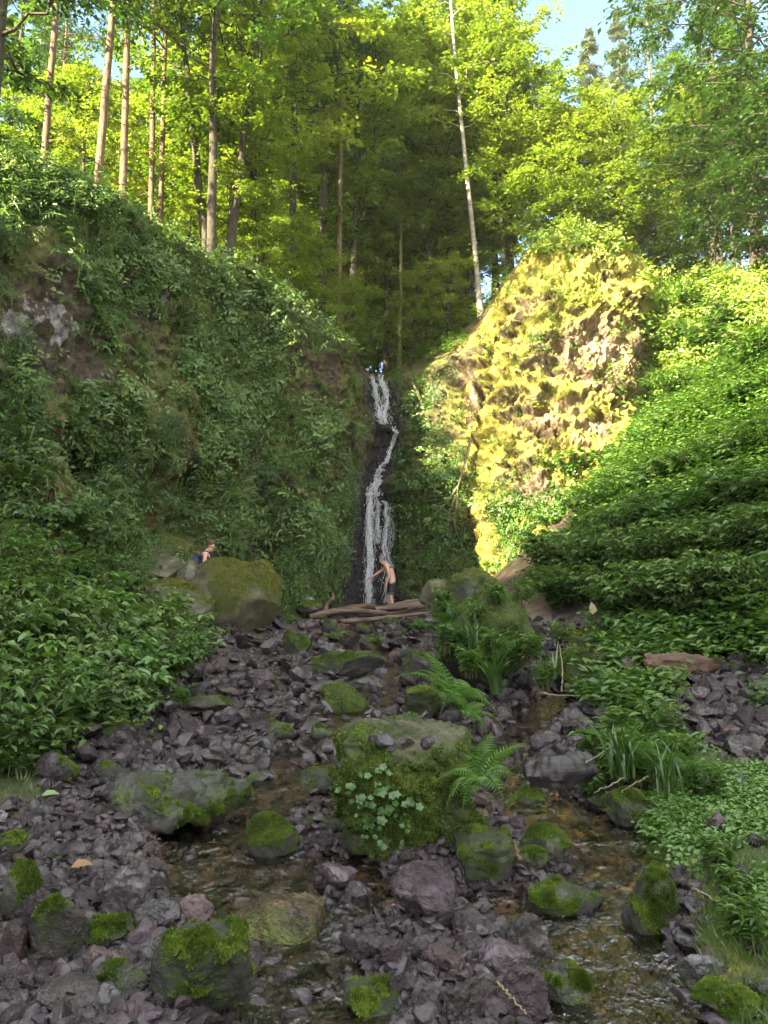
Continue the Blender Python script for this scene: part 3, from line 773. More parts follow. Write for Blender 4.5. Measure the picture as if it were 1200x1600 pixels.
def pine(seed, H=19, rad=.10, h0=7.2, bark='bark_pine'):
    """tall bare stem, tufted branches high up"""
    r = np.random.default_rng(seed); tb = Bag(); lb = Bag(); L = []
    c = trunk_curve(r, H, .06); tb.add(*tube(c, flare(c, rad * (1 - .7 * c[:, 2].clip(0) / H)), 12))
    for i in range(12):      # dead stubs
        h = r.uniform(2, h0); az = r.uniform(0, 6.28); b = c[int(np.argmin(abs(c[:, 2] - h)))]; ln = r.uniform(.2, .9)
        e = b + np.array([math.cos(az) * ln, math.sin(az) * ln, r.uniform(-.15, .1)]); tb.add(*tube(np.linspace(b, e, 4), np.linspace(.02, .006, 4), 4, False))
    for i in range(34):
        h = h0 + (H - h0) * (i / 34) ** .9; az = i * 2.4; b = c[int(np.argmin(abs(c[:, 2] - h)))]; ln = r.uniform(1, 2.4) * (1.15 - .6 * i / 34)
        t = np.linspace(0, 1, 7); cur = b + np.stack([math.cos(az) * ln * t, math.sin(az) * ln * t, ln * (.1 * t - .2 * t ** 2)], -1)
        tb.add(*tube(cur, np.linspace(.035, .008, 7), 4, False))
        for j in range(9):
            p = cur[r.integers(2, 7)] + r.normal(0, .2, 3); m = 22
            dd = r.normal(0, 1, (m, 3)) + np.array([math.cos(az), math.sin(az), 0]) * .7
            L.append((p + r.normal(0, .09, (m, 3)), dd, r.normal(0, 1, (m, 3)), r.uniform(.12, .28, m)))
    return [('trunk', tb.mesh('trunk', M[bark])), ('crown', leaf_obj_mesh('crown', cat_ls(L), M['leaf_dark'], .22, False, .05, None, seed))]

TREES = {
    'mapleA': ('maple_tree', broadleaf(1, 14, 2.0, 4.4, 66, 17, 17, .17, .14)),
    'mapleB': ('maple_tree', broadleaf(2, 12, 1.4, 4.0, 60, 17, 17, .165, .12)),
    'mapleC': ('maple_tree', broadleaf(3, 16, 3.6, 4.8, 68, 17, 17, .175, .16)),
    'beechA': ('beech_tree', broadleaf(4, 17, 2.0, 4.8, 74, 17, 17, .18, .16, 'tall', 'bark_dark', 'leaf_beech')),
    'beechB': ('beech_tree', broadleaf(5, 13, 1.2, 4.2, 64, 17, 17, .17, .12, 'tall', 'bark_dark', 'leaf_beech')),
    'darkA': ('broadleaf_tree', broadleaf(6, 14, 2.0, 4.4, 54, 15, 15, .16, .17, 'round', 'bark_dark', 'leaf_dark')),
    'multi': ('maple_tree', broadleaf(7, 11, 3.4, 3.4, 52, 14, 14, .14, .12, 'round', 'bark_dark', 'leaf_beech', .22, True, 3)),
    'birch': ('birch_tree', broadleaf(8, 17, 6.0, 2.0, 34, 12, 14, .13, .075, 'tall', 'bark_birch', 'leaf_maple', .10)),
    'spruceA': ('spruce_tree', conifer(9, 20, 1.5, 3.5, .2, dens=1.9)),
    'spruceB': ('spruce_tree', conifer(10, 17, 1.0, 3.2, .18, dens=1.9)),
    'pineA': ('pine_tree', pine(12)), 'pineB': ('pine_tree', pine(13, 18, .085, 7.6)), 'pineD': ('pine_tree', pine(15, 16, .14, 8.0, 'bark_dark')),
    'pole': ('sapling_tree', broadleaf(14, 8, 2.6, 1.7, 20, 9, 12, .12, .07, 'tall', 'bark_moss', 'leaf_maple', .12)),
    'mapleE': ('maple_tree', broadleaf(21, 12, 3.6, 4.4, 62, 17, 18, .17, .12)),
    'mapleF': ('maple_tree', broadleaf(22, 10, 2.6, 3.8, 58, 17, 18, .165, .10)),
    'under': ('understory_tree', broadleaf(16, 6, .3, 2.6, 40, 13, 15, .14, .06, 'round', 'bark_dark', 'leaf_beech')),
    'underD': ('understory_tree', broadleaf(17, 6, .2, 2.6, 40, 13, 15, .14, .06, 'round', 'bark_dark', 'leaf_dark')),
    'underL': ('understory_tree', broadleaf(18, 5, .3, 2.3, 38, 13, 15, .13, .05, 'round', 'bark_dark', 'leaf_maple')),
}
def plant_tree(kind, px, d, label, group=None, sc=1.0, rz=None, lean=(0, 0), xy=None, zoff=0.0):
    nm, parts = TREES[kind]
    x, y = xy if xy is not None else P(px, 500, d)[:2]
    z = floor_at(x, y)
    t = thing(nm, label, 'tree', (x, y, z - .1 + zoff), (lean[1], lean[0], rz if rz is not None else random.uniform(0, 6.28)), group, sc)
    for pn, me in parts: obj(pn, me, t)
    return t

GP = 'tall pine trunks along the left cliff edge'
plant_tree('pineB', 52, 15.5, 'shaded pine trunk, farthest left above the cliff', GP, .95, 0, (.02, 0))
plant_tree('pineA', 140, 16.6, 'sunlit yellow barked pine, second from the left above the cliff', GP, 1.0, 1, (.035, 0))
plant_tree('pineA', 184, 17.6, 'reddish sunlit pine just right of the yellow barked pine', GP, .95, 2.2, (.03, 0))
plant_tree('pineB', 231, 19.2, 'thin pine, left one of a close pair above the cliff', GP, .95, 3, (.02, 0))
plant_tree('pineB', 246, 20.0, 'thin pale pine, right one of a close pair above the cliff', GP, .95, 4.4, (.015, 0))
plant_tree('pineB', 78, 24.0, 'distant pale pine seen between the two leftmost trunks', GP, .9, 4.4, (.0, 0))
plant_tree('multi', 334, 18.9, 'dark three-stemmed maple leaning out over the left cliff crest', None, 1.0, 0.3)
plant_tree('pineD', 455, 22.5, 'dark trunk on the crest left of the waterfall gully', 'dark trunks by the gully', 1.0)
plant_tree('pineD', 503, 23.5, 'straight dark trunk, middle of three left of the gully', 'dark trunks by the gully', 1.0)
plant_tree('pineA', 529, 23.0, 'slim trunk with a sunlit reddish side, nearest left of the gully', 'dark trunks by the gully', .85)
plant_tree('pineB', 566, 31, 'thin far trunk deep in the woods above the waterfall', None, .9)
plant_tree('pole', 624, 25.2, 'short mossy sapling trunk standing above the waterfall', None, 1.0, 2)
plant_tree('pineD', 705, 28, 'thick dark trunk behind the white birch', None, 1.15)
plant_tree('birch', 752, 23.6, 'slender white birch leaning left beside the sunlit cliff', None, 1.0, .5, (-.085, 0))
plant_tree('pineA', 1032, 30, 'pale distant trunk above the right end of the cliff', None, .8)
plant_tree('pineB', 1062, 32, 'thin distant trunk near the right edge of the woods', None, .8)
GM = 'broadleaf trees of the woods above the waterfall'
spec = [
    ('mapleF', 352, 19.6, .62, 'small maple with low boughs by the three-stemmed trunk'),
    ('mapleE', 292, 25, .95, 'green maple behind the three-stemmed maple, left of its trunks'),
    ('mapleA', 420, 25.5, 1.0, 'tall bright maple over the left cliff, left of centre'),
    ('beechA', 70, 36, 1.2, 'tall far beech closing the sky behind the leftmost pines'),
    ('beechA', 0, 27, 1.0, 'tall beech at the upper left frame edge'),
    ('beechA', 175, 40, 1.2, 'tall far beech behind the reddish pine'),
    ('underL', 452, 21.3, .6, 'bright bush on the crest in front of the leftmost dark trunk'),
    ('underL', 498, 22.3, .6, 'bright bush on the crest in front of the middle dark trunk'),
    ('underL', 540, 23.4, .55, 'yellow-green bush at the left shoulder of the waterfall lip'),
    ('underL', 645, 25.0, .7, 'yellow-green bush above the right shoulder of the waterfall'),
    ('underL', 700, 24.2, .6, 'bright bush on the slope left of the birch foot'),
    ('underL', 590, 28.5, 1.0, 'bright bush in the gully straight above the waterfall'),
    ('underL', 400, 20.0, .6, 'bright bush on the left crest right of the three-stemmed maple'),
    ('beechA', 215, 33, .95, 'far green beech seen between the thin pines'),
    ('mapleB', 95, 29, .9, 'far green maple behind the two leftmost pines'),
    ('beechB', 15, 31, 1.0, 'far green beech at the left frame edge'),
    ('beechB', 160, 26, .8, 'green beech behind the reddish pine'),
    ('mapleB', 560, 42, 1.5, 'bright maple filling the far end of the gully'),
    ('underL', 525, 26, 1.0, 'bright bush just left of the gully head'),
    ('underL', 585, 36, 1.4, 'bright bush closing the view up the gully'),
    ('underL', 640, 38, 1.4, 'yellow-green bush far behind the mossy sapling'),
    ('mapleE', 395, 20.6, 1.0, 'bright maple on the crest right of the three-stemmed maple'),
    ('mapleE', 548, 24.8, 1.05, 'yellow-green maple at the left lip of the gully'),
    ('mapleE', 605, 27.5, 1.1, 'yellow-green maple straight above the waterfall'),
    ('mapleE', 668, 26.2, 1.0, 'yellow-green maple right of the mossy sapling'),
    ('mapleF', 735, 26.0, 1.0, 'low bright maple behind the foot of the white birch'),
    ('mapleF', 800, 24.6, .9, 'low bright maple on the sunlit cliff crest beside the birch'),
    ('mapleF', 880, 25.5, .55, 'small yellow-green maple on the middle of the sunlit cliff'),
    ('mapleF', 115, 19.5, .6, 'green maple between the leftmost pines'),
    ('mapleE', 1120, 24.0, .6, 'green maple above the right slope'),
    ('mapleC', 700, 34, 1.1, 'tall maple behind the birch crown'),
    # kind, px, depth, scale, label
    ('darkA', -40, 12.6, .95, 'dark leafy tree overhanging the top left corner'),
    ('darkA', 45, 30, .9, 'dark tree far behind the leftmost pine trunks'),
    ('underD', 20, 20, .9, 'dark bush between the leftmost pines'),
    ('beechA', 120, 34, .8, 'far green tree behind the yellow barked pine'),
    ('underL', 200, 24, .75, 'low bright bush behind the reddish pine'),
    ('underL', 285, 22, .8, 'sunlit yellow-green bush left of the three-stemmed maple'),
    ('underL', 365, 21, .7, 'sunlit yellow-green bush right of the three-stemmed maple'),
    ('beechB', 335, 27, 1.1, 'green beech rising behind the three-stemmed maple'),
    ('mapleB', 470, 30, 1.25, 'large yellow-green maple crown left of the gully'),
    ('mapleA', 560, 31, 1.2, 'bright maple spreading right above the waterfall'),
    ('mapleB', 635, 33, 1.3, 'yellow-green maple behind the mossy sapling'),
    ('mapleB', 690, 35, 1.3, 'tall maple behind the white birch'),
    ('mapleA', 775, 27.5, .85, 'sunlit maple above the left half of the sunlit cliff'),
    ('beechB', 730, 38, 1.3, 'tall shaded beech far behind the birch'),
    ('beechA', 790, 42, .85, 'tall blue-green beech at the left of the sky gap'),
    ('beechB', 610, 40, 1.5, 'tall beech at the back centre of the woods'),
    ('mapleB', 500, 38, 1.5, 'tall beech at the back left of centre'),
    ('beechA', 400, 36, 1.2, 'tall beech at the back over the left cliff'),
    ('beechA', 290, 38, 1.05, 'far beech behind the thin pine pair'),
    ('underL', 560, 29, 1.1, 'bright bush at the head of the gully'),
    ('underL', 600, 33, 1.3, 'bright bush deep in the woods above the fall'),
    ('underL', 660, 30, 1.2, 'bright bush under the maple right of the sapling'),
    ('underL', 700, 33, 1.2, 'bright bush far behind the birch trunk'),
    ('underL', 480, 28, 1.2, 'bright bush behind the dark trunks by the gully'),
    ('underL', 430, 24, .9, 'bright bush on the crest behind the left cliff'),
    ('under', 620, 40, 1.4, 'green understory tree deepest in the woods'),
    ('under', 520, 34, 1.2, 'green understory tree between the dark trunks'),
    ('underL', 790, 24.2, 1.05, 'yellow-green bush on the crest right of the birch'),
    ('underL', 840, 24, 1.0, 'bright bush on top of the sunlit cliff, left of its middle'),
    ('underL', 905, 24, 1.0, 'bright bush on top of the sunlit cliff, right of its middle'),
    ('underL', 965, 24.6, 1.15, 'bright bush on the right shoulder of the sunlit cliff'),
    ('mapleB', 930, 29, .55, 'light green maple below the sky gap'),
    ('mapleB', 1030, 28, .55, 'light green maple right of the sky gap'),
    ('under', 1050, 26, 1.0, 'shaded green bush right of the sunlit cliff'),
    ('beechB', 1130, 25, .8, 'green beech on the right slope top'),
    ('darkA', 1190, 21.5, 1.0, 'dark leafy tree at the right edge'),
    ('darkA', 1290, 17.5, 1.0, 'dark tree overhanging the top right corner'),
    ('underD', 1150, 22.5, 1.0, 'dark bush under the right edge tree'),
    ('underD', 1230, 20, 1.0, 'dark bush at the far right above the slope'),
    ('under', 1110, 27, 1.2, 'shaded understory tree behind the right slope top'),
    ('beechA', 1160, 40, .8, 'far beech at the upper right'),
    ('beechB', 1000, 44, .7, 'far small beech under the spruces'),
]
for kind, px, d, sc, lab in spec: plant_tree(kind, px, d, lab, GM, sc)
GS = 'spruces in the gap of sky'
plant_tree('spruceB', 935, 44, 'grey-green spruce, lower left one in the sky gap', GS, 1.05)
plant_tree('spruceA', 985, 47, 'tallest grey-green spruce in the sky gap', GS, 1.06)
plant_tree('spruceB', 1075, 46, 'grey-green spruce right of the tallest spruce', GS, .9)
plant_tree('spruceB', 900, 50, 'hazy spruce half hidden at the left of the sky gap', GS, .7)
# bushes on the crest of the valley side behind the camera, which shade the glen
for i in range(12):
    y = 4.5 - i * 1.9
    plant_tree('underD', 0, 0, 'dark bush on the left valley crest behind the viewpoint, %s from the front' % ORD[i], 'bushes behind the viewpoint', .42 + .05 * (i % 3), None, (0, 0), (-13.0 - .14 * i, y))
# ================================================================== ROCKS
_ico = {}
def ico(sub):
    if sub not in _ico:
        bm = bmesh.new(); bmesh.ops.create_icosphere(bm, subdivisions=sub, radius=1.0)
        _ico[sub] = (np.array([v.co[:] for v in bm.verts]), np.array([[v.index for v in f.verts] for f in bm.faces])); bm.free()
    return _ico[sub]

def vnormals(V, F):
    fn = np.cross(V[F[:, 1]] - V[F[:, 0]], V[F[:, 2]] - V[F[:, 0]]); n = np.zeros_like(V)
    for k in range(3): np.add.at(n, F[:, k], fn)
    return nrm(n)

def rock_np(seed, dims, sub=4, planes=13, soft=.06, rough=.05, box=None, pointy=None, lo=.5, hi=.86):
    r = np.random.default_rng(seed)
    V, F = ico(sub); V = V.copy()
    if box:
        V = V / (np.abs(V) ** box).sum(1, keepdims=True) ** (1 / box)
    N = nrm(r.normal(0, 1, (planes, 3))); D = r.uniform(lo, hi, planes) * (1.25 if box else 1)
    if pointy is not None:
        N = np.vstack([N, nrm(np.array(pointy, float))]); D = np.concatenate([D, np.full(len(N) - len(D), .5)])
    for n, d in zip(N, D):
        e = np.maximum(V @ n - d, 0); V = V - n * (e * (1 - soft))[:, None]
    mx = np.abs(V).max(0); V = V / mx * np.asarray(dims)
    s = float(np.mean(dims)); n = vnormals(V, F)
    if sub >= 3:
        V = V + n * (fbm(V / s + seed * 3.1, 1.4, 2, seed) * (.10 if box else .05) * s + fbm(V / s + seed, 4, 4, seed + 5) * rough * s)[:, None]
        st = np.abs(fbm(V / s * np.array([1, 1, 2.5]) + seed, 2.2, 3, seed + 9)); V = V - n * ((st < .08) * .02 * s)[:, None]
    return V, F

def rock_mesh(name, V, F, mat, moss=0.0, mdir=(0, 0, 1), seed=0, thick=0.0, mk=.55):
    n = vnormals(V, F); s = np.abs(V).max()
    mv = moss + mk * (n @ nrm(np.array(mdir, float))) * (moss > -.3) + .42 * fbm(V / s + seed, 2.2, 3, seed + 3)
    if thick: V = V + n * (np.clip((mv - .35) * 2, 0, 1) * thick * (1 + .8 * fbm(V / s + seed, 8, 2, seed + 4) + .9 * fbm(V / s + seed, 18, 2, seed + 6)))[:, None]
    me = mesh_np(name, V, F, mat, True, vattr={'moss': mv})
    if moss < .1: me.set_sharp_from_angle(angle=R_(24))
    return me, V, n, mv

def fuzz_mesh(V, F, mv, count, ln, mat, seed, thr=.5):
    r = np.random.default_rng(seed)
    a = V[F]; fn = np.cross(a[:, 1] - a[:, 0], a[:, 2] - a[:, 0]); ar = np.linalg.norm(fn, axis=1); fn = nrm(fn)
    fm = mv[F].mean(1); p = ar * np.clip((fm - thr) * 4, 0, 1)
    if p.sum() <= 0: return None
    i = r.choice(len(F), count, p=p / p.sum()); b = r.dirichlet((1, 1, 1), count)
    pos = (a[i] * b[:, :, None]).sum(1)
    d = fn[i] + r.normal(0, .55, (count, 3)) + np.array([0, 0, .25]); 
    ls = (pos - fn[i] * ln * .1, d, r.normal(0, 1, (count, 3)), ln * r.uniform(.5, 1.2, count))
    tint = np.clip(.5 + .35 * fbm(pos, 9, 3, seed) + r.normal(0, .13, count), 0, 1)
    return leaf_obj_mesh('moss', ls, mat, .55, False, .2, tint)

PLACED = []     # (pos, radius, px, py, phrase)
def rock(px, py, wpx, hpx, mat, label, cat='rock', moss=0.0, mdir=(0, 0, 1), fz=0, seed=None, sub=4, deep=.85, yaw=0.0, tilt=(0, 0), sink=.14, box=None,
         planes=9, rough=.07, name='rock', fmat='moss_tuft', hmin=.3, phrase=None, group=None, fl=1.0, d=None, thr=.62, thick=None, **kw):
    if box and box < 3.15: box, planes = None, max(planes, 10)
    seed = seed if seed is not None else int(px * 7 + py * 3) % 9973
    p, _, dist = hit(px, py, BVH_G)
    if d is not None: p = P(px, py, d)
    dep = p[1]; sc = dep / FPX * 1.03
    W = wpx * sc; ang = math.atan2(max(.05, 1.6 - p[2]), dep)
    L = W * deep
    Hh = max((hpx * sc - L * math.sin(ang) * .75) / math.cos(ang), hmin * W)
    Hf = Hh * (1 + sink)
    V, F = rock_np(seed, (W / 2, L / 2, Hf / 2), sub, planes, .06, rough, box, **kw)
    th = (thick if thick is not None else .012 * min(W, 1.0)) if moss > -.3 else 0
    me, V, n, mv = rock_mesh(name, V, F, M[mat], moss, mdir, seed, th)
    o = obj(name, me, None, (p[0], p[1] + L / 2 * .8, p[2] + Hf / 2 - Hh * sink), (tilt[0], tilt[1], yaw)); tag(o, label, cat, group)
    if fz:
        fm = fuzz_mesh(V, F, mv, fz, max(.014, 2.4 * dep / FPX) * fl, M[fmat], seed, thr)
        if fm: obj('moss', fm, o)
    PLACED.append((np.array(o.location), max(W, L) / 2, px, py - hpx / 2, phrase))
    return o

S = 'stone'
# ---- the big block with three stones on it
blk = rock(631, 1320, 184, 190, 'stone_block', 'big square mossy block in midstream with a tan flat top and leafy front', 'boulder', .5, (0, -.9, -.2), 30000, 5, 6, 1.15, .06, (.0, .02), .1, 9.0,
           0, .10, 'mossy_boulder', 'moss_tuft', .3, 'the big square mossy block', None, 1.5, thick=.035, lo=.8, hi=.95)
# ---- large named boulders
B = 'mossy_boulder'
rock(358, 985, 176, 112, 'stone_tan', 'huge rounded tan-green boulder below the left cliff, half hiding a woman', 'boulder', .30, (.2, -.3, .6), 12000, 41, 5, .8, .1, (0, .05), .1, 3.2, 8, .04, B, 'moss_yellow', .5, 'the huge rounded boulder')
rock(228, 925, 110, 66, 'stone_tan', 'bare pinkish-tan boulder left of the huge rounded boulder', 'boulder', -.1, (0, 0, 1), 0, 42, 5, .8, -.2, (0, .25), .1, None, 9, .04, 'boulder', d=15.4)
rock(255, 985, 130, 84, 'stone_tan', 'low mossy hump in front of the bare pinkish-tan boulder', 'boulder', .3, (0, 0, 1), 5000, 43, 5, .8, .2, (0, .3), .1, 2.4, 6, .04, B, 'moss_yellow', d=14.0)
rock(292, 918, 40, 44, 'stone_tan', 'small tan knob wedged left against the huge rounded boulder', 'boulder', .1, (0, 0, 1), 500, 44, 4, .8, d=15.0)
mound = rock(765, 1085, 165, 165, 'stone_moss', 'tall mossy mound of rock right of the log pile, overgrown with plants', 'boulder', .6, (0, -.2, .6), 9000, 45, 5, .9, .3, (0, .06), .1, 2.6, 7, .08, B, 'moss_tuft', .5, 'the tall mossy mound', d=9.6)
peak = rock(742, 985, 110, 92, 'stone_moss', 'moss covered peak behind the tall mossy mound', 'boulder', .6, (0, 0, 1), 5000, 46, 5, .8, .1, (0, -.12), .1, None, 8, .07, B, 'moss_yellow', .5, None, d=12.2)
rock(683, 948, 56, 44, 'stone_tan', 'pointed grey-green rock at the right end of the log pile', 'rock', .2, (0, 0, 1), 900, 47, 4, .8, .3, (0, -.2), .1, None, 8, d=16)
rock(908, 1084, 66, 70, 'stone_moss', 'dark mossy boulder right of the tall mossy mound', 'boulder', .5, (0, -.2, .6), 5000, 48, 5, .9, .2, (0, 0), .1, 3, 7, .06, B, phrase='the dark boulder beside the mound')
rock(665, 1128, 82, 62, 'stone_moss', 'dark shaggy boulder beneath the large fern', 'boulder', .5, (0, -.1, .6), 4500, 49, 5, .9, 0, (0, 0), .1, 2.8, 7, .06, B, phrase='the boulder under the large fern')
rock(657, 1070, 64, 52, 'stone_moss', 'flat topped dark rock with olive moss, left of the tall mound', 'rock', .25, (0, 0, 1), 1800, 50, 5, .9, .1, (0, .1), .1, 4, 6, .05)
rock(535, 1064, 132, 52, 'stone_moss', 'broad mossy rock with a fern on it, below the log pile', 'rock', .42, (0, -.1, .7), 6000, 51, 5, .7, 0, (0, 0), .1, 2.8, 7, .06, B, phrase='the broad rock with the fern')
rock(456, 1024, 50, 36, 'stone_moss', 'twin lumped mossy rock just below the left end of the logs', 'rock', .45, (0, 0, 1), 2500, 52, 4, .8, phrase='the twin lumped mossy rock')
rock(535, 1118, 62, 46, 'stone_moss', 'bright moss cube rock left above the big square block', 'rock', .8, (0, -.3, .6), 4500, 53, 5, .9, .2, (0, 0), .1, 5, 5, .05, B, phrase='the bright moss cube')
rock(572, 1084, 60, 32, 'stone_grey', 'flat grey slab right of the bright moss cube', S, -.5, seed=54, phrase='the flat grey slab')
rock(510, 1084, 54, 24, 'stone_grey', 'flat grey-purple stone left of the flat grey slab', S, -.4, seed=55)
rock(312, 1032, 36, 34, 'stone_moss', 'pale mossy stone at the top left of the rubble', S, .15, fz=700, seed=56)
rock(318, 1124, 86, 38, 'stone_moss', 'flat rock with a mossy top in the left rubble, small plant at its side', S, .2, fz=1800, seed=57, deep=.7, phrase='the flat mossy rock in the left rubble')
rock(402, 1082, 52, 36, 'stone_plum', 'blunt plum stone with one mossy end, middle of the rubble', S, .0, (.9, 0, .3), 500, 58, phrase='the blunt plum stone')
rock(352, 1138, 38, 34, 'stone_plum', 'smooth plum stone right of the flat mossy rock', S, -.5, seed=59)
rock(422, 1154, 86, 30, 'stone_plum', 'long low plum rock with a moss streak', S, .0, (.5, 0, .5), 700, 60, deep=.5, phrase='the long low plum rock')
rock(172, 1164, 70, 48, 'stone_moss', 'round olive mossy stone at the edge of the left bank', 'rock', .25, fz=2500, seed=61, phrase='the round olive stone')
rock(77, 1138, 48, 32, 'stone_grey', 'pale grey stone under the left bank leaves', S, -.5, seed=62)
rock(185, 1176, 44, 38, 'stone_plum', 'slanted plum stone in front of the round olive stone', S, -.4, seed=63, yaw=.6)
rock(78, 1230, 62, 56, 'stone_plum', 'plum boulder with moss on its right side', 'rock', -.05, (.9, -.2, .2), 1500, 64, 5, phrase='the plum boulder with a mossy side')
rock(165, 1232, 72, 46, 'stone_dark', 'dark flat rock between the plum boulder and the low two-tone boulder', 'rock', .0, (0, 0, 1), 700, 65)
rock(236, 1226, 60, 34, 'stone_grey', 'clean grey stone resting behind the low two-tone boulder', S, -.6, seed=66, box=3)
rock(252, 1308, 238, 112, 'stone_moss', 'low two-tone boulder, grey on its left and bright moss on its right', 'boulder', .2, (.8, -.1, .4), 16000, 67, 6, .75, .12, (0, .04), .12, None, 9, .10, B, phrase='the low two-tone boulder', thick=.012)
rock(421, 1352, 80, 78, 'stone_moss', 'round mossy boulder standing in the water left of the square block', 'boulder', .5, (-.1, -.1, .6), 8000, 68, 5, .9, .1, (0, 0), .12, 3, 7, .05, B, phrase='the round mossy boulder in the water')
rock(438, 1492, 162, 104, 'stone_ochre', 'wet glossy dark slab tinged ochre in the foreground stream', 'boulder', -.1, (0, -.5, .1), 0, 69, 6, .85, .25, (.12, .03), .25, None, 9, .05, 'wet_slab', hmin=.2, phrase='the wet glossy slab')
rock(188, 1430, 68, 80, 'stone_grey', 'tall oblong grey-plum stone standing on edge at left', 'rock', -.5, seed=70, sub=5, deep=.55, tilt=(0, .28), box=3.5, phrase='the tall oblong stone')
rock(301, 1590, 140, 132, 'stone_moss', 'foreground block with two bright moss stripes', 'boulder', .12, (.3, -.4, .5), 14000, 71, 6, .8, .25, (0, -.08), .12, 4, 7, .05, B, fl=1.1, phrase='the foreground block with moss stripes', thick=.01)
rock(296, 1458, 62, 56, 'stone_red', 'reddish stone just above the block with moss stripes', S, -.6, seed=72, sub=5, phrase='the reddish stone')
rock(238, 1460, 72, 54, 'stone_grey', 'grey wedge stone left of the reddish stone', S, -.5, seed=73, sub=5)
rock(46, 1492, 66, 92, 'stone_plum', 'upright plum slab near the left frame edge', 'rock', -.5, seed=74, sub=5, deep=.5, tilt=(0, .3), box=3)
rock(75, 1516, 88, 96, 'stone_dark', 'leaning slab with a green tinge beside the upright plum slab', 'rock', .02, (-.2, -.4, .4), 1500, 75, 5, .4, .35, (0, .5), .1, 3, phrase='the leaning green-tinged slab')
rock(150, 1494, 104, 62, 'stone_moss', 'long narrow mossy rock lying left of the moss striped block', 'rock', .22, (.3, -.2, .5), 4500, 76, 5, .5, .4, (0, -.2), .1, 3)
rock(212, 1490, 42, 48, 'stone_plum', 'brownish plum stone tucked under the grey wedge stone', S, -.6, seed=77)
rock(147, 1524, 42, 46, 'stone_red', 'pink three-cornered stone at lower left', S, -.7, seed=78, planes=9, phrase='the pink three-cornered stone')
rock(8, 1514, 40, 66, 'stone_red', 'pink block cut off by the left frame edge', S, -.7, seed=79, box=4)
rock(95, 1602, 96, 66, 'stone_dark', 'dark wet slab at the bottom left', 'rock', -.4, seed=80, sub=5, tilt=(.2, .2))
rock(165, 1566, 104, 58, 'stone_dark', 'dull dark flat rock with green film, lower left', 'rock', .05, (0, 0, 1), 1200, 81, 5)
rock(160, 1592, 54, 50, 'stone_grey', 'grey chunk at the bottom left of the moss striped block', S, -.5, seed=82)
rock(186, 1612, 58, 44, 'stone_red', 'orange-brown stone on the bottom frame edge', S, -.7, seed=83, phrase='the orange-brown stone')
rock(12, 1340, 44, 38, 'stone_moss', 'mossy lump at the left frame edge, upper of two', 'rock', .3, fz=1800, seed=84)
rock(14, 1446, 64, 90, 'stone_moss', 'mossy lump with bright moss at the left frame edge, lower of two', 'rock', .4, (.3, 0, .5), 5000, 85, 5)
rock(69, 1406, 40, 40, 'stone_grey', 'round pale grey stone right of the bright lump at the left edge', S, -.6, seed=86, planes=22, phrase='the round pale stone')
rock(522, 1394, 64, 46, 'stone_plum', 'rounded plum stone right behind the wet glossy slab', S, -.6, seed=87, planes=20)
rock(559, 1424, 50, 46, 'stone_plum', 'three-sided plum stone right of the wet glossy slab', S, -.6, seed=88, planes=9)
rock(584, 1508, 106, 50, 'stone_plum', 'flat plum plate below the big pyramid stone', 'rock', -.6, seed=89, sub=5, deep=.6, tilt=(0, .12), phrase='the flat plum plate')
rock(600, 1610, 120, 80, 'stone_moss', 'dark boulder with a lime moss cap at the bottom centre', 'boulder', .15, (.1, -.1, .7), 9000, 90, 6, .9, .1, (0, .1), .1, None, 9, .05, B, fl=1.1, phrase='the lime capped boulder')
rock(664, 1454, 96, 98, 'stone_plum', 'big bare pyramid stone in front of the square block', 'boulder', -.7, seed=97, sub=5, deep=.75, planes=7, box=None, tilt=(0, .12), phrase='the bare pyramid stone', lo=.42, hi=.75)
rock(756, 1384, 94, 82, 'stone_moss', 'grey-green cube boulder right below the square block', 'boulder', .2, (0, -.3, .5), 6000, 92, 5, .9, -.1, (0, .05), .1, 5, 5, .05, B, phrase='the grey-green cube boulder')
rock(860, 1352, 76, 60, 'stone_moss', 'rounded mossy boulder right of the grey-green cube', 'boulder', .35, fz=6000, seed=93, sub=5, box=3, phrase='the rounded boulder beside the cube')
rock(833, 1370, 54, 44, 'stone_moss', 'smaller mossy lump leaning on the rounded boulder', 'rock', .38, fz=3000, seed=94)
rock(880, 1456, 130, 86, 'stone_dark', 'dark moss-backed boulder between the two right streams', 'boulder', .18, (-.2, -.2, .6), 9000, 95, 5, .8, .2, (0, -.1), .1, 2.6, 8, .05, B, phrase='the dark moss-backed boulder')
rock(826, 1274, 58, 46, 'stone_moss', 'mossy round stone below the charred log', 'rock', .42, fz=2800, seed=96, box=2.5)
rock(733, 1464, 64, 50, 'stone_dark', 'dark wet stone right of the pyramid stone', S, -.3, seed=98)
rock(748, 1494, 54, 36, 'stone_plum', 'light plum stone below the dark wet stone', S, -.6, seed=99)
rock(789, 1524, 80, 54, 'stone_plum', 'rounded plum stone at lower centre right', S, -.6, seed=100, sub=5, planes=20, phrase='the rounded plum stone')
rock(828, 1504, 56, 62, 'stone_dark', 'upright dark slab right of the rounded plum stone', 'rock', -.3, seed=101, sub=5, deep=.5, box=4, tilt=(0, -.25))
rock(890, 1612, 88, 92, 'stone_moss', 'mossy wedge splitting the right stream at the bottom', 'boulder', .22, (.1, -.2, .5), 8000, 102, 5, .7, -.3, (0, .35), .1, 3, 7, .05, B, phrase='the mossy wedge')
rock(737, 1608, 70, 68, 'stone_dark', 'smooth dark slab at the bottom, right of the lime capped boulder', 'rock', -.5, seed=103, sub=5, deep=.5, box=4)
rock(820, 1606, 70, 80, 'stone_plum', 'slanted brown-plum slab left of the mossy wedge', 'rock', -.6, seed=104, sub=5, deep=.4, box=4, tilt=(0, .55))
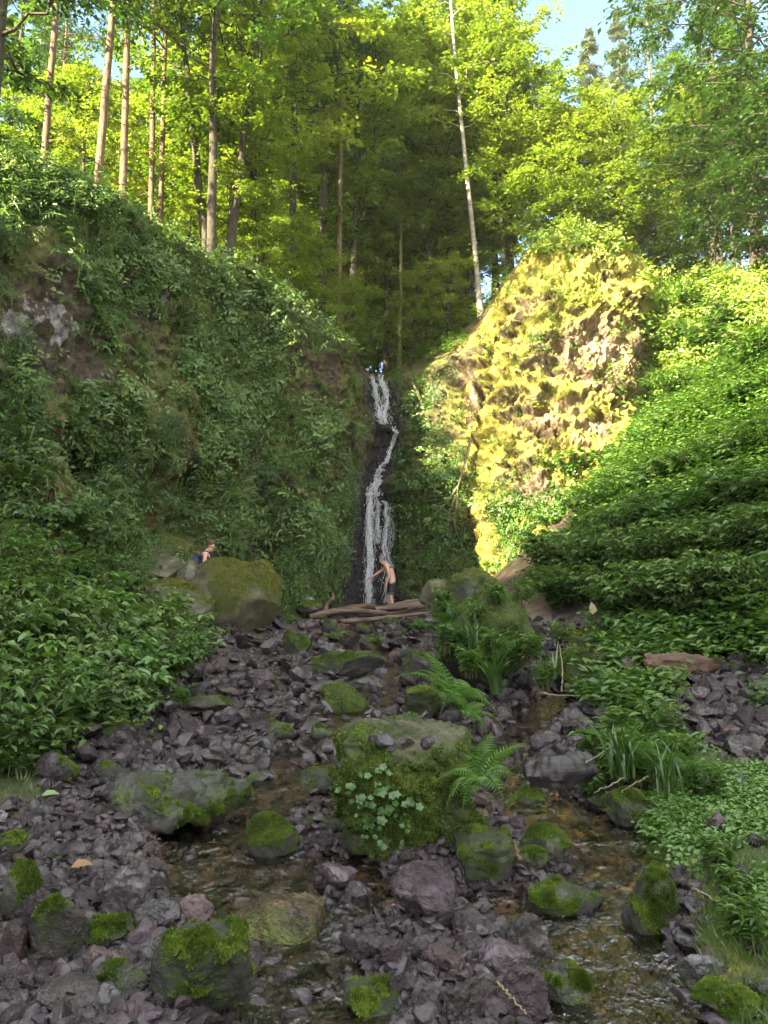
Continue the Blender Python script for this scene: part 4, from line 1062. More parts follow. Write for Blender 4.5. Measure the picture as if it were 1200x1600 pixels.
rock(662, 1494, 44, 34, 'stone_plum', 'small plum stone directly under the pyramid stone', S, -.6, seed=105)
rock(698, 1532, 72, 54, 'stone_red', 'rough reddish-plum stone at lower centre', S, -.6, seed=106, sub=5, rough=.1)
rock(616, 1512, 42, 40, 'stone_plum', 'blocky plum stone right of the flat plum plate', S, -.6, seed=107, box=4)
rock(1033, 1476, 84, 112, 'stone_moss', 'mossy bank boulder at the right edge of the stream', 'boulder', .35, (.1, -.4, .5), 8000, 108, 5, .8, .1, (0, 0), .1, 4, 6, .06, B, phrase='the mossy bank boulder')
rock(1081, 1488, 50, 36, 'stone_grey', 'angular grey stone at the foot of the leafy right bank', S, -.6, seed=109)
rock(1102, 1538, 78, 46, 'stone_grey', 'flat dark grey rock at the lower right', 'rock', -.4, seed=110, sub=5, deep=.7, phrase='the flat dark grey rock')
rock(1145, 1602, 104, 62, 'stone_moss', 'mossy rock in the bottom right corner', 'boulder', .42, fz=8000, seed=111, sub=5, box=2.6, phrase='the mossy corner rock')
rock(1117, 1510, 44, 28, 'stone_red', 'reddish stone above the flat dark grey rock', S, -.7, seed=112)
rock(1125, 1308, 34, 34, 'stone_red', 'pinkish stone lying in the grass of the right bank', S, -.7, seed=113)
rock(988, 1304, 76, 68, 'stone_moss', 'mossy stone under the tall herbs on the right bank', 'rock', .4, fz=4000, seed=114, sub=5, phrase='the mossy stone under the herbs')
rock(855, 1182, 62, 40, 'stone_plum', 'rounded dark plum stone above the charred log', S, -.5, seed=115, phrase='the stone above the charred log')
rock(917, 1154, 58, 34, 'stone_plum', 'domed plum stone, upper right of the charred log', S, -.6, seed=116, planes=22)
rock(910, 1184, 46, 36, 'stone_dark', 'dark stone wedged under the domed plum stone', S, -.5, seed=117)
rock(757, 1158, 24, 38, 'stone_red', 'small upright reddish stone behind the square block', S, -.7, seed=118, deep=.6, box=3)
rock(496, 1244, 62, 44, 'stone_moss', 'dark mossy stone left of the square block', 'rock', .2, fz=1800, seed=119)
rock(499, 1168, 44, 38, 'stone_moss', 'olive stone with a tiny plant, upper left of the square block', 'rock', .25, fz=1200, seed=120)
rock(514, 1186, 60, 34, 'stone_dark', 'dark flat stone touching the left of the square block', S, -.5, seed=121)
rock(917, 1016, 50, 32, 'stone_tan', 'sunlit yellow mossy stump of rock, upper of two by the path', 'rock', .4, (0, 0, 1), 1500, 122, fmat='moss_yellow', phrase='the upper yellow stump')
rock(948, 1048, 56, 36, 'stone_tan', 'sunlit yellow mossy stump of rock, lower of two by the path', 'rock', .35, (.3, 0, 1), 2000, 123, 5, fmat='moss_yellow', phrase='the lower yellow stump')
rock(990, 1066, 42, 40, 'stone_red', 'reddish crumbling rock left of the fallen sun-painted log', 'rock', -.5, seed=124)
rock(1099, 1103, 44, 30, 'stone_plum', 'pale plum slab under the fallen sun-painted log', 'rock', -.7, seed=125, sub=5, box=3, phrase='the pale plum slab')
rock(1143, 1090, 40, 18, 'stone_red', 'flat pink stone on the right path, upper row', S, -.8, seed=126)
rock(1162, 1100, 34, 20, 'stone_red', 'pink stone just below the flat pink stone on the path', S, -.8, seed=127)
rock(1192, 1084, 30, 22, 'stone_red', 'pink stone at the right frame edge on the path', S, -.8, seed=128)
rock(1120, 1130, 46, 28, 'stone_plum', 'sloping plum stone at the left of the path stones', S, -.7, seed=129)
rock(1163, 1128, 44, 22, 'stone_grey', 'grey leaning slab among the path stones', S, -.7, seed=130)
rock(1123, 1146, 32, 22, 'stone_plum', 'small plum stone below the sloping plum stone', S, -.7, seed=131)
rock(1152, 1152, 44, 20, 'stone_red', 'flat reddish stone behind the big dark path stone', S, -.8, seed=132)
rock(1180, 1183, 62, 36, 'stone_dark', 'big dark brown stone on the path at the right edge', 'rock', -.7, seed=133, sub=5, box=4, phrase='the big dark path stone')
rock(1184, 1049, 44, 18, 'stone_tan', 'flat tan stone right of the fallen sun-painted log', S, -.7, seed=134)
rock(482, 958, 44, 24, 'stone_moss', 'mossy rock with a pale cloth, behind the left end of the logs', 'rock', .25, fz=700, seed=135, d=19.5, phrase='the mossy rock behind the logs')
rock(516, 992, 28, 24, 'stone_dark', 'dark round rock below the left half of the logs', S, .1, fz=400, seed=136)
rock(470, 985, 18, 12, 'stone_red', 'small brick red stone under the left end of the logs', S, -.8, seed=137)
rock(493, 996, 22, 12, 'stone_red', 'pinkish stone left of the dark round rock by the logs', S, -.8, seed=138)
rock(646, 986, 26, 22, 'stone_red', 'dark red stone under the right end of the logs', S, -.7, seed=139)
rock(611, 980, 26, 16, 'stone_moss', 'mossy stone under the middle of the logs', S, .4, fz=400, seed=140)
rock(570, 992, 24, 16, 'stone_moss', 'low mossy stone left of centre below the logs', S, .4, fz=400, seed=141)
rock(628, 1010, 40, 18, 'stone_grey', 'grey-blue slab below the right end of the logs', S, -.6, seed=142)
rock(1062, 1082, 110, 34, 'stone_moss', 'low mossy bank in front of the fallen sun-painted log', 'rock', .55, (0, 0, .6), 3500, 151, 5, .5, fmat='moss_yellow', d=8.9)
# three stones on top of the block
for px, py, wp, hp, mt, lb in [(598, 1166, 46, 26, 'stone_grey', 'dark grey stone, leftmost of the row lying on the square mossy block'),
                               (633, 1168, 36, 22, 'stone_grey', 'pale grey stone, middle of the row lying on the square mossy block'),
                               (667, 1170, 27, 24, 'stone_plum', 'small brown stone, rightmost of the row lying on the square mossy block'),
                               (609, 1176, 18, 14, 'stone_plum', 'pebble in front of the stone row on the square mossy block')]:
    bpy.context.view_layer.update()
    r_ = nrm(ray(px, py)); ok, loc, nn, _ = blk.ray_cast(blk.matrix_world.inverted() @ Vector(CAM), blk.matrix_world.inverted().to_3x3() @ Vector(r_))
    p = np.array(blk.matrix_world @ loc) if ok else P(px, py, 5)
    sc = p[1] / FPX; V, F = rock_np(px, (wp * sc / 2, wp * sc / 2 * .8, hp * sc / 2 * .9), 4)
    me, _, _, _ = rock_mesh('stone', V, F, M[mt], -.8, seed=px)
    tag(obj('stone', me, None, (p[0], p[1] + wp * sc * .2, p[2] + hp * sc * .32)), lb, 'stone')

# ---- loose stones: one object each
base_st = []
for k in range(26):
    mt = ['stone_plum', 'stone_plum', 'stone_grey', 'stone_plum', 'stone_red', 'stone_dark', 'stone_moss', 'stone_grey'][k % 8]
    dm = (rng.uniform(.42, .52), rng.uniform(.3, .48), rng.uniform(.2, .34)); V, F = rock_np(500 + k, dm, 4, int(rng.integers(7, 13)), .03, .04, lo=.36, hi=.8)
    me, *_ = rock_mesh('stone', V, F, M[mt], .22 if mt == 'stone_moss' else -.5, seed=k)
    base_st.append((me, mt))
cname = {'stone_plum': 'plum', 'stone_grey': 'grey', 'stone_red': 'reddish', 'stone_dark': 'dark wet', 'stone_moss': 'mossy'}
LAND = [(q[0], q[4]) for q in PLACED if q[4]]
sp = []
tries = 0
while len(sp) < 235 and tries < 9000:
    tries += 1
    py = 985 + 620 * rng.uniform(0, 1) ** .8; px = rng.uniform(0, 1200)
    p, n, _ = hit(px, py, BVH_G)
    if p is None: continue
    x, y = p[:2]
    gm = green_mask(p[None], 0)[0]
    if gm > .5 and rng.uniform() > .04: continue
    wpx = rng.uniform(24, 52) if py > 1150 else rng.uniform(15, 34)
    rad = wpx * y / FPX / 2
    if any((p[0] - q[0][0]) ** 2 + (p[1] - q[0][1]) ** 2 < (rad * .8 + q[1] * .85) ** 2 for q in PLACED): continue
    me, mt = base_st[int(rng.integers(len(base_st)))]
    o = obj('stone', me, None, (p[0], p[1], p[2] + rad * rng.uniform(.15, .4)), (rng.normal(0, .3), rng.normal(0, .3), rng.uniform(0, 6.28)), rad * 2 * rng.uniform(.9, 1.15))
    PLACED.append((p, rad, px, py, None)); sp.append((o, p, px, py, mt, wpx))
cnt = {}
rows = []
for o, p, px, py, mt, wpx in sp:
    ds = [(np.linalg.norm((np.array(lp) - p) * np.array([1, .8, 0])), np.array(lp), ph) for lp, ph in LAND]
    dd, lp, ph = min(ds, key=lambda t: t[0]); v = p - lp
    rel = ('right of' if v[0] > 0 else 'left of') if abs(v[0]) > abs(v[1]) else ('behind' if v[1] > 0 else 'in front of')
    rows.append((dd, o, cname[mt], ph, rel))
for dd, o, cn, ph, rel in sorted(rows, key=lambda t: t[0]):
    k = (cn, ph, rel); cnt[k] = cnt.get(k, 0) + 1
    tag(o, ('%s stone nearest %s %s' % (cn, rel, ph)) if cnt[k] == 1 else '%s stone, %s nearest %s %s' % (cn, ORD[cnt[k] - 1], rel, ph), 'stone', 'loose stones of the stream bed')

# ---- pebbles, too many to count
tmp = []
for k in range(10):
    V, F = rock_np(800 + k, (.5, rng.uniform(.32, .48), rng.uniform(.2, .36)), 2 if k % 2 else 3, 9, .02, .03, lo=.36, hi=.8); tmp.append((V, F))
def pebbles(n, seed, mat, lo, hi, zone, name, label):
    r = np.random.default_rng(seed); bag = Bag(); pts = []; m = 0
    while m < n:
        px = r.uniform(-60, 1260); py = 965 + 700 * r.uniform() ** .85
        p, nn, _ = hit(px, py, BVH_G)
        if p is None or p[1] > 24: continue
        gm = green_mask(p[None], 0)[0]
        if gm > .35 and r.uniform() > .03: continue
        if not zone(p): continue
        if channel(p[None])[0][0] > .06 and r.uniform() > .3: continue
        pts.append((p, py)); m += 1
    for p, py in pts:
        V, F = tmp[r.integers(10) if py > 1250 else r.choice([1, 3, 5, 7, 9])]
        s = (lo + (hi * 1.35 - lo) * r.uniform() ** 1.6) * max(1, p[1] / 5.5) ** .8; a = Vector((r.normal(0, .75), r.normal(0, .75), r.normal(0, 3)))
        Rm = np.array(Quaternion(a.normalized(), a.length).to_matrix())
        bag.add((V * np.array([s, s, s * r.uniform(.7, 1.2)])) @ Rm.T + p + np.array([0, 0, s * r.uniform(-.12, .42)]), F)
    tint = None
    me = bag.mesh(name, M[mat], True); me.set_sharp_from_angle(angle=R_(22))
    a = me.attributes.new('moss', 'FLOAT', 'POINT'); a.data.foreach_set('value', np.full(len(me.vertices), -.8, np.float32))
    stuff(name, me, label, 'pebbles')
pebbles(5600, 1, 'stone_plum', .035, .10, lambda p: True, 'pebbles', 'small plum pebbles packed over the whole stream bed')
pebbles(3000, 2, 'stone_grey', .03, .085, lambda p: True, 'pebbles', 'small grey pebbles between the stream stones')
pebbles(1700, 3, 'stone_red', .03, .08, lambda p: True, 'pebbles', 'small reddish pebbles sprinkled over the stream bed')
pebbles(3600, 4, 'stone_dark', .03, .09, lambda p: channel(p[None])[1][0] > .05 or rng.uniform() < .25, 'pebbles', 'wet dark pebbles along the stream')
pebbles(1000, 5, 'stone_plum', .09, .17, lambda p: p[1] > 6.5, 'rubble', 'fist-sized plum rubble higher up the stream bed')
pebbles(500, 6, 'stone_grey', .08, .15, lambda p: p[1] > 6.5, 'rubble', 'fist-sized grey rubble higher up the stream bed')
pebbles(500, 7, 'stone_dark', .05, .11, lambda p: True, 'rubble', 'dark wet rubble along the stream')
# ================================================================== PLANTS
def bushes(kinds): return None
rb = np.random.default_rng(77)
# ---- cliff plants (beyond counting)
T_fern = [ls_fern(rb, 6, 8, 1.3) for _ in range(5)]
T_bush = [ls_bush(rb, 7, 7, .9, .26) for _ in range(5)]
T_mat = [ls_mat(rb, 22, 1.0, .26) for _ in range(5)]
T_tuft = [ls_tuft(rb, 14, .9, 1.0) for _ in range(4)]
T_hang = []
for _ in range(4):
    n = 16; az = rb.uniform(0, 6.28, n)
    T_hang.append((np.stack([np.cos(az) * .15, np.sin(az) * .15, rb.uniform(-.1, .1, n)], -1), np.stack([np.cos(az) * .35, np.sin(az) * .35, -np.ones(n)], -1), np.stack([np.cos(az), np.sin(az), .2 + 0 * az], -1), rb.uniform(.5, 1.1, n)))

def screen_scatter(n, dens, region, tree=None, seed=0):
    """random surface points seen in the region, kept with probability dens(px, py, p, n)"""
    r = np.random.default_rng(seed); P_, N_, X_ = [], [], []
    tr = 0
    while len(P_) < n and tr < n * 12:
        tr += 1
        px = r.uniform(region[0], region[2]); py = r.uniform(region[1], region[3])
        p, nn, fi = hit(px, py, tree)
        if p is None or p[1] > 40: continue
        if r.uniform() > dens(px, py, p, nn, fi): continue
        P_.append(p); N_.append(nn); X_.append((px, py))
    return np.array(P_), np.array(N_), np.array(X_)

NG = len(GF); NC = NG + len(CF)
def on_cliff(fi): return NG <= fi < NC
nz_ = lambda p, s, sd: fbm(np.array([p]), s, 3, sd)[0]
def g2(px, py, cx, cy, sx, sy): return math.exp(-((px - cx) / sx) ** 2 - ((py - cy) / sy) ** 2)
def fall_zone(px, py):
    c = np.interp(py, [590, 665, 700, 760, 950], [592, 608, 600, 582, 580]); h = np.interp(py, [590, 700, 950], [26, 30, 52])
    return abs(px - c) < h
def d_left(px, py, p, n, fi):
    if not on_cliff(fi) or fall_zone(px, py) or px > 640: return 0
    rockp = .9 * g2(px, py, 70, 500, 110, 75) + .75 * g2(px, py, 150, 600, 70, 80) + .5 * g2(px, py, 60, 330, 80, 90)
    v = .36 + 1.1 * nz_(p, .55, 301) + .9 * nz_(p, 2.0, 302) - rockp + .35 * g2(px, py, 420, 600, 120, 220)
    return min(1, max(.02, v))
def d_right(px, py, p, n, fi):
    if not on_cliff(fi) or fall_zone(px, py): return 0
    face = max(g2(px, py, 880, 580, 120, 130) * 1.25, g2(px, py, 770, 650, 50, 120))
    return min(1, max(.015, .75 + .8 * nz_(p, .8, 311) - 1.5 * face))

def plants(name, label, tm, n, dens, region, mat, smin, smax, seed, upmix=.5, width=.5, tree=None, cat='plants', lift=0.0, tlow=0.15):
    p, nn, X = screen_scatter(n, dens, region, tree, seed); r = np.random.default_rng(seed + 1)
    if not len(p): print('EMPTY', name, label); return
    up = nrm(nn * (1 - upmix) + np.array([0, 0, 1]) * upmix + r.normal(0, .15, p.shape))
    sc = r.uniform(smin, smax, len(p))
    ls, idx = inst_ls(tm, p + nn * lift, up, sc, r)
    ct = r.beta(1.3, 1.5, len(p)); tint = np.clip(ct[idx] * .8 + r.uniform(0, .25, len(idx)), 0, 1)
    return stuff(name, leaf_obj_mesh(name, ls, M[mat], width, False, .12, tint), label, cat)

LR = (0, 240, 640, 960)
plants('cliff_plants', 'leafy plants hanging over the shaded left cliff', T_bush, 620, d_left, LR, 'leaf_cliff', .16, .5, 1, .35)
plants('cliff_ivy', 'leafy ivy-like clumps in patches on the left cliff', T_bush, 330, lambda px, py, p, n, fi: min(1, sum(g2(px, py, *q) for q in [(420, 570, 45, 70), (345, 470, 35, 40), (490, 680, 40, 45), (245, 430, 40, 35), (300, 560, 30, 40), (385, 680, 35, 30), (460, 820, 45, 40), (170, 640, 40, 30), (330, 720, 30, 40)]) ** 1.5) if on_cliff(fi) and not fall_zone(px, py) else 0, LR, 'leaf_shrub', .3, .6, 31, .45)
plants('cliff_ferns', 'small ferns sprouting from the left cliff face', T_fern, 560, d_left, LR, 'leaf_cliff', .3, .62, 2, .3, .30)
plants('cliff_creepers', 'low creeping leaves on the left cliff', T_mat, 600, d_left, LR, 'leaf_beech', .12, .34, 3, .1)
plants('cliff_roots', 'dry brown grass and roots trailing from the left cliff', T_hang, 110, lambda px, py, p, n, fi: (.06 + .9 * max(g2(px, py, 318, 620, 25, 50), g2(px, py, 240, 830, 20, 60), g2(px, py, 120, 680, 40, 30))) if on_cliff(fi) else 0, (40, 380, 560, 900), 'leaf_dry', .25, .7, 4, .2, .06)
plants('cress_patch', 'bright green cress covering the rock left of the waterfall', T_mat, 700, lambda px, py, p, n, fi: (1 if (px - (535 - (py - 740) * .10)) < 22 - max(0, py - 900) * .4 and px > 560 - (py - 690) * .62 and on_cliff(fi) else 0), (430, 690, 560, 940), 'leaf_lime', .14, .3, 5, .2)
plants('cliff_plants', 'plants on the wall right of the waterfall', T_bush, 230, d_right, (615, 560, 900, 920), 'leaf_slope', .25, .55, 6, .4)
plants('cliff_creepers', 'creeping leaves on the wall right of the waterfall', T_mat, 420, d_right, (615, 560, 860, 930), 'leaf_beech', .2, .42, 7, .15)
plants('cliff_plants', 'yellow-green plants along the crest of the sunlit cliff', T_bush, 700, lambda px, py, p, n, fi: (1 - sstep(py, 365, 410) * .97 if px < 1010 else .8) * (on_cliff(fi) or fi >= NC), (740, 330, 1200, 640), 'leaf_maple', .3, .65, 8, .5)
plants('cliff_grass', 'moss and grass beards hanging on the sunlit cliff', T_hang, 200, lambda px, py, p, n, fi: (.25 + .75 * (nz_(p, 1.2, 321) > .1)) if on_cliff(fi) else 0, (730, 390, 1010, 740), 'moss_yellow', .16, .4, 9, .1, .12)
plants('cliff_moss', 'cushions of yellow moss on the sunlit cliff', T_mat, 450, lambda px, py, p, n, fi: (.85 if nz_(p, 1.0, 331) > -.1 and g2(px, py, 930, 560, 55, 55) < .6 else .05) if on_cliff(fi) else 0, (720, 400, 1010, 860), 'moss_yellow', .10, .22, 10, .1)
plants('crest_plants', 'leaf litter plants and seedlings on the woodland floor', T_bush, 700, lambda px, py, p, n, fi: 1.0 if fi >= NC else 0, (0, 230, 1200, 600), 'leaf_beech', .22, .55, 11, .8)
plants('crest_plants', 'plants overhanging the crest of the left cliff', T_bush, 170, lambda px, py, p, n, fi: 1.0 if (on_cliff(fi) and p[2] > KC[min(NS - 1, (fi - NG) // (NTT - 1)), 4] - 1.1) else 0, (0, 230, 600, 620), 'leaf_cliff', .2, .5, 12, .7)

# ---- slopes: ground cover
def d_slope(px, py, p, n, fi):
    if fi >= NG: return 0
    return float(green_mask(p[None], 0)[0]) * (1 if p[0] > 1.2 else .8)
plants('ground_cover', 'low leafy ground cover on the right slope', T_bush, 2600, d_slope, (640, 520, 1260, 1120), 'leaf_slope', .28, .55, 21, .75, .5, BVH)
plants('ground_cover', 'low leafy ground cover on the left bank', T_bush, 900, d_slope, (-60, 700, 330, 1200), 'leaf_shrub', .25, .45, 22, .75, .5, BVH)
plants('ground_cover', 'small round leaves carpeting the right stream bank', T_mat, 1250, lambda px, py, p, n, fi: d_slope(px, py, p, n, fi) * (p[1] < 8) * (nz_(p, 1.3, 351) > -.35), (930, 1140, 1260, 1640), 'leaf_lime', .08, .17, 23, .6, .7, BVH)
plants('grass', 'short grass on the right stream bank', T_tuft, 1100, lambda px, py, p, n, fi: d_slope(px, py, p, n, fi) * (.25 + .75 * (nz_(p, 1.5, 341) > 0)) * (p[1] < 9), (880, 1060, 1260, 1640), 'grass', .05, .13, 24, .8, .05, BVH, 'grass')
plants('grass', 'sparse grass at the foot of the left bank', T_tuft, 160, lambda px, py, p, n, fi: d_slope(px, py, p, n, fi), (-40, 1060, 300, 1260), 'grass', .06, .14, 25, .8, .06, BVH, 'grass')

# ---- shrubs, one object each
def shrub_parts(seed, stems, n, h, spread, leaf, mat, hi=True):
    r = np.random.default_rng(seed); L = []; sb = Bag()
    for i in range(stems):
        az = r.uniform(0, 6.28); k = r.uniform(.15, 1.0); hh = h * r.uniform(.55, 1.05)
        t = np.linspace(0, 1, 9)
        cur = np.stack([math.cos(az) * spread * k * t ** 1.3, math.sin(az) * spread * k * t ** 1.3, hh * (t - .32 * k * t ** 2.5)], -1)
        cur[1:] += r.normal(0, .02, (8, 3)); sb.add(*tube(cur, np.linspace(.009, .003, 9), 4, False))
        m = n; q = np.sort(r.uniform(.18, 1.0, m)); p = np.stack([np.interp(q, t, cur[:, j]) for j in range(3)], -1)
        a = az + np.where(np.arange(m) % 2, 1.2, -1.2) + r.normal(0, .55, m)
        for tri in range(3):     # leaflets in threes
            aa = a + (tri - 1) * .75; off = leaf * .35
            d = np.stack([np.cos(aa), np.sin(aa), r.normal(-.22, .2, m)], -1)
            nn = np.stack([r.normal(0, .33, m), r.normal(0, .33, m) - .18, np.ones(m)], -1)
            stem = np.stack([np.cos(a), np.sin(a), .12 + 0 * a], -1)
            L.append((p + stem * leaf * .55 + d * off * .2, d, nn, leaf * r.uniform(.6, 1.15, m) * (1.12 if tri == 1 else .9)))
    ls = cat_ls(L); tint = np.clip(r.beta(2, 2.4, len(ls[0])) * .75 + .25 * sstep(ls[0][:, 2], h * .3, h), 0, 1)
    return [('stems', sb.mesh('stems', M['stem'])), ('foliage', leaf_obj_mesh('foliage', ls, M[mat], .58, hi, .14, tint))]
SHL = [shrub_parts(900 + k, *q) for k, q in enumerate([(30, 12, 1.0, .75, .12, 'leaf_shrub'), (30, 13, .9, .8, .11, 'leaf_slope'), (26, 11, 1.0, .7, .14, 'leaf_shrub'), (34, 14, .95, .7, .09, 'leaf_shrub'), (26, 11, .85, .8, .13, 'leaf_lime')])]
SHR = [shrub_parts(920 + k, *q, False) for k, q in enumerate([(26, 12, .8, .8, .14, 'leaf_slope'), (30, 14, .7, .9, .10, 'leaf_lime'), (24, 11, 1.0, .7, .15, 'leaf_slope'), (28, 13, .9, .8, .12, 'leaf_shrub')])]
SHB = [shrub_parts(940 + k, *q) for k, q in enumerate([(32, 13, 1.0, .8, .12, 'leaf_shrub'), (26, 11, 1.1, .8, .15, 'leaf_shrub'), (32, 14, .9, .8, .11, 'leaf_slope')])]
def put_shrub(parts, p, label, group, sc, cat='shrub', name='leafy_shrub', tilt=(0, 0)):
    t = thing(name, label, cat, p, (tilt[0], tilt[1], random.uniform(0, 6.28)), group, sc)
    for n_, me in parts: obj(n_, me, t)
    return t
def shrub_rows(rows, sets, where, group, adj, smin, smax, tree=BVH_G):
    """rows: name -> list of (px, py); labels count from the left"""
    for rn, pts in rows:
        for i, (px, py) in enumerate(sorted(pts)):
            p, n, _ = hit(px, py, tree)
            if p is None: continue
            lab = '%s shrub on %s, %s from left in its %s row' % (adj, where, ORD[i], rn)
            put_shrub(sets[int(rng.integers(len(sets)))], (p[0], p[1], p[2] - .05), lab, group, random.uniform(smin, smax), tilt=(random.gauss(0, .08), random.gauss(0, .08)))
shrub_rows([('lowest', [(5, 1195), (60, 1165), (120, 1140), (180, 1110), (230, 1085), (262, 1062)]),
            ('second lowest', [(0, 1120), (50, 1095), (105, 1070), (160, 1050), (215, 1025), (250, 1010)]),
            ('third lowest', [(-10, 1045), (40, 1030), (95, 1005), (150, 985), (195, 965)]),
            ('fourth lowest', [(0, 975), (45, 955), (100, 940), (150, 920)]),
            ('topmost', [(-10, 915), (30, 900), (80, 880), (125, 870)]),
            ], SHL, 'the left bank', 'leafy shrubs on the left bank', 'dense green', .85, 1.15)
shrub_rows([('lowest', [(985, 972), (1030, 970), (1080, 975), (1130, 976), (1180, 978), (880, 950)]),
            ('second lowest', [(860, 930), (905, 945), (960, 960), (1010, 965), (1060, 960), (1110, 960), (1165, 955)]),
            ('third lowest', [(850, 895), (890, 900), (935, 905), (985, 905), (1040, 900), (1095, 895), (1150, 890), (1195, 880)])],
           SHB, 'the right slope', 'leafy shrubs on the right slope', 'shaded green', .85, 1.2, BVH)
shrub_rows([('fourth lowest', [(845, 862), (885, 860), (935, 852), (990, 845), (1045, 835), (1100, 820), (1160, 805), (1200, 800)]),
            ('fifth lowest', [(870, 815), (915, 805), (965, 790), (1020, 775), (1080, 755), (1140, 735), (1195, 720)]),
            ('topmost', [(900, 745), (950, 725), (1005, 700), (1060, 680), (1120, 655), (1180, 640)])],
           SHR, 'the right slope', 'leafy shrubs on the right slope', 'bright green', .85, 1.2, BVH)
# tall shrubs at the left edge under the cliff
for i, (px, py, sc) in enumerate([(20, 800, 1.2), (70, 835, 1.2), (120, 850, 1.0), (30, 720, 1.1), (95, 700, 1.0), (150, 745, .9)]):
    p, n, _ = hit(px, py, BVH)
    put_shrub(SHL[i % 4], p, 'shrub rooted at the cliff foot above the left bank, %s from the left' % ORD[[0, 2, 4, 1, 3, 5][i]], 'shrubs at the foot of the left cliff', sc, tilt=(.3, .2))
# brush right of the sunlit cliff
for i, (px, py, sc) in enumerate([(1045, 560, 1.5), (1075, 500, 1.6), (1110, 560, 1.4), (1150, 520, 1.4), (1185, 580, 1.4), (1060, 620, 1.2)]):
    p, n, _ = hit(px, py, BVH)
    put_shrub(SHR[i % 4], p, 'brushy olive shrub right of the sunlit cliff, %s from the left' % ORD[[0, 2, 3, 4, 5, 1][i]], 'brush right of the sunlit cliff', sc)

# ---- ferns, one object each
def fern_parts(seed, fronds, pairs, droop, L0, mat='leaf_fern', width=.19, spread=1.0):
    r = np.random.default_rng(seed); ls = ls_fern(r, fronds, pairs, droop, L0, spread)
    fr_ = len(ls[0]) // fronds; tint = np.clip(np.repeat(r.beta(3, 2.5, fronds), fr_) * .6 + r.uniform(.1, .35, fr_ * fronds), 0, 1)
    return leaf_obj_mesh('fronds', ls, M[mat], width, True, .1, tint)
FERN = [fern_parts(60 + k, 13 + k, 17, 1.35, 1.0) for k in range(3)]
FERND = [fern_parts(70 + k, 9, 15, 1.9, 1.0, 'leaf_cliff', .2) for k in range(2)]
def fern(px, py, size_px, label, k=0, tree=None, d=None, tilt=(0, 0), dark=False, group=None, up=0.0):
    p, n, _ = hit(px, py, tree or BVH_G)
    if d: p = P(px, py, d)
    me = (FERND if dark else FERN)[k % (2 if dark else 3)]
    o = obj('fern', me, None, (p[0], p[1], p[2] + up), (tilt[0], tilt[1], rng.uniform(0, 6.28)), size_px * p[1] / FPX); tag(o, label, 'fern', group); return o
fern(700, 1098, 108, 'large bright fern on the shaggy boulder left of the tall mossy mound', 0, None, 7.9, (.3, .15))
fern(722, 1120, 64, 'smaller fern drooping right below the large bright fern', 1, None, 7.5, (.3, .2))
fern(752, 1222, 92, 'light green fern growing on the right flank of the square mossy block', 2, None, 5.0, (.25, .35))
fern(540, 1042, 46, 'small fern on top of the broad mossy rock below the logs', 1, None, 11.6, (.2, 0))
fern(528, 1000, 34, 'tiny fern below the left half of the log pile', 2, None, 15.6)
fern(655, 985, 38, 'pale fern beside the dark red stone by the logs', 0, None, 15.2)
fern(590, 1010, 34, 'pale small fern in the rubble under the middle of the logs', 1, None, 14.4)
fern(1000, 1205, 90, 'feathery fern among the tall herbs on the right bank', 2, None, 5.9, (.2, .2))
fern(1080, 1215, 70, 'small fern low in the grass of the right bank', 0, None, 5.4, (.2, .2))
fern(800, 1030, 60, 'fern on the right shoulder of the tall mossy mound', 1, None, 9.5, (.3, .2))
fern(720, 1010, 60, 'fern on the left shoulder of the tall mossy mound', 2, None, 9.6, (.3, -.2))
for i, (px, py, s) in enumerate([(240, 745, 62), (305, 735, 58), (320, 690, 50), (110, 620, 60), (60, 640, 58), (290, 585, 45), (410, 690, 48), (215, 690, 46), (420, 850, 44), (300, 790, 40), (460, 655, 44), (350, 560, 40), (120, 390, 44), (200, 400, 40), (385, 800, 40), (500, 610, 40)]):
    fern(px, py, s, ['wide', 'limp'][i % 2] + ' dark fern hanging on the left cliff, %s counting from the left' % ORD[sorted([240, 305, 320, 110, 60, 290, 410, 215, 420, 300, 460, 350, 120, 200, 385, 500], key=lambda v: v).index(px)], i, BVH, None, (.7, .35), True, 'ferns hanging on the left cliff')

# ---- tall herbs on the right bank, plants on the mound and block
def herb_parts(seed, stems, h, leaf, spread, mat, n=9):
    r = np.random.default_rng(seed); L = []; sb = Bag()
    for i in range(stems):
        az = r.uniform(0, 6.28); k = r.uniform(.1, 1) * spread; hh = h * r.uniform(.6, 1.05); t = np.linspace(0, 1, 8)
        o = r.normal(0, spread * .3, 2)
        cur = np.stack([o[0] + math.cos(az) * k * t ** 1.6, o[1] + math.sin(az) * k * t ** 1.6, hh * (t - .15 * t ** 3)], -1); sb.add(*tube(cur, np.linspace(.006, .002, 8), 4, False))
        q = np.linspace(.3, 1, n); p = np.stack([np.interp(q, t, cur[:, j]) for j in range(3)], -1)
        for sg in (-1, 1):
            a = az + sg * 1.4 + r.normal(0, .5, n); d = np.stack([np.cos(a), np.sin(a), r.uniform(-.35, .35, n)], -1)
            L.append((p, d, np.stack([r.normal(0, .3, n), r.normal(0, .3, n), np.ones(n)], -1), leaf * r.uniform(.6, 1.2, n)))
    return [('stems', sb.mesh('stems', M['stem'])), ('foliage', leaf_obj_mesh('foliage', cat_ls(L), M[mat], .36, True, .12, None, seed))]
HERB = [herb_parts(1000 + k, 16, .55, .11, .25, 'leaf_slope') for k in range(3)]
def herb(px, py, sc, label, k, d=None, cat='herb', group=None):
    p, n, _ = hit(px, py, BVH_G)
    if d: p = P(px, py, d)
    t = thing('herb', label, cat, p, (0, 0, rng.uniform(0, 6.28)), group, sc)
    for n_, me in HERB[k % 3]: obj(n_, me, t)
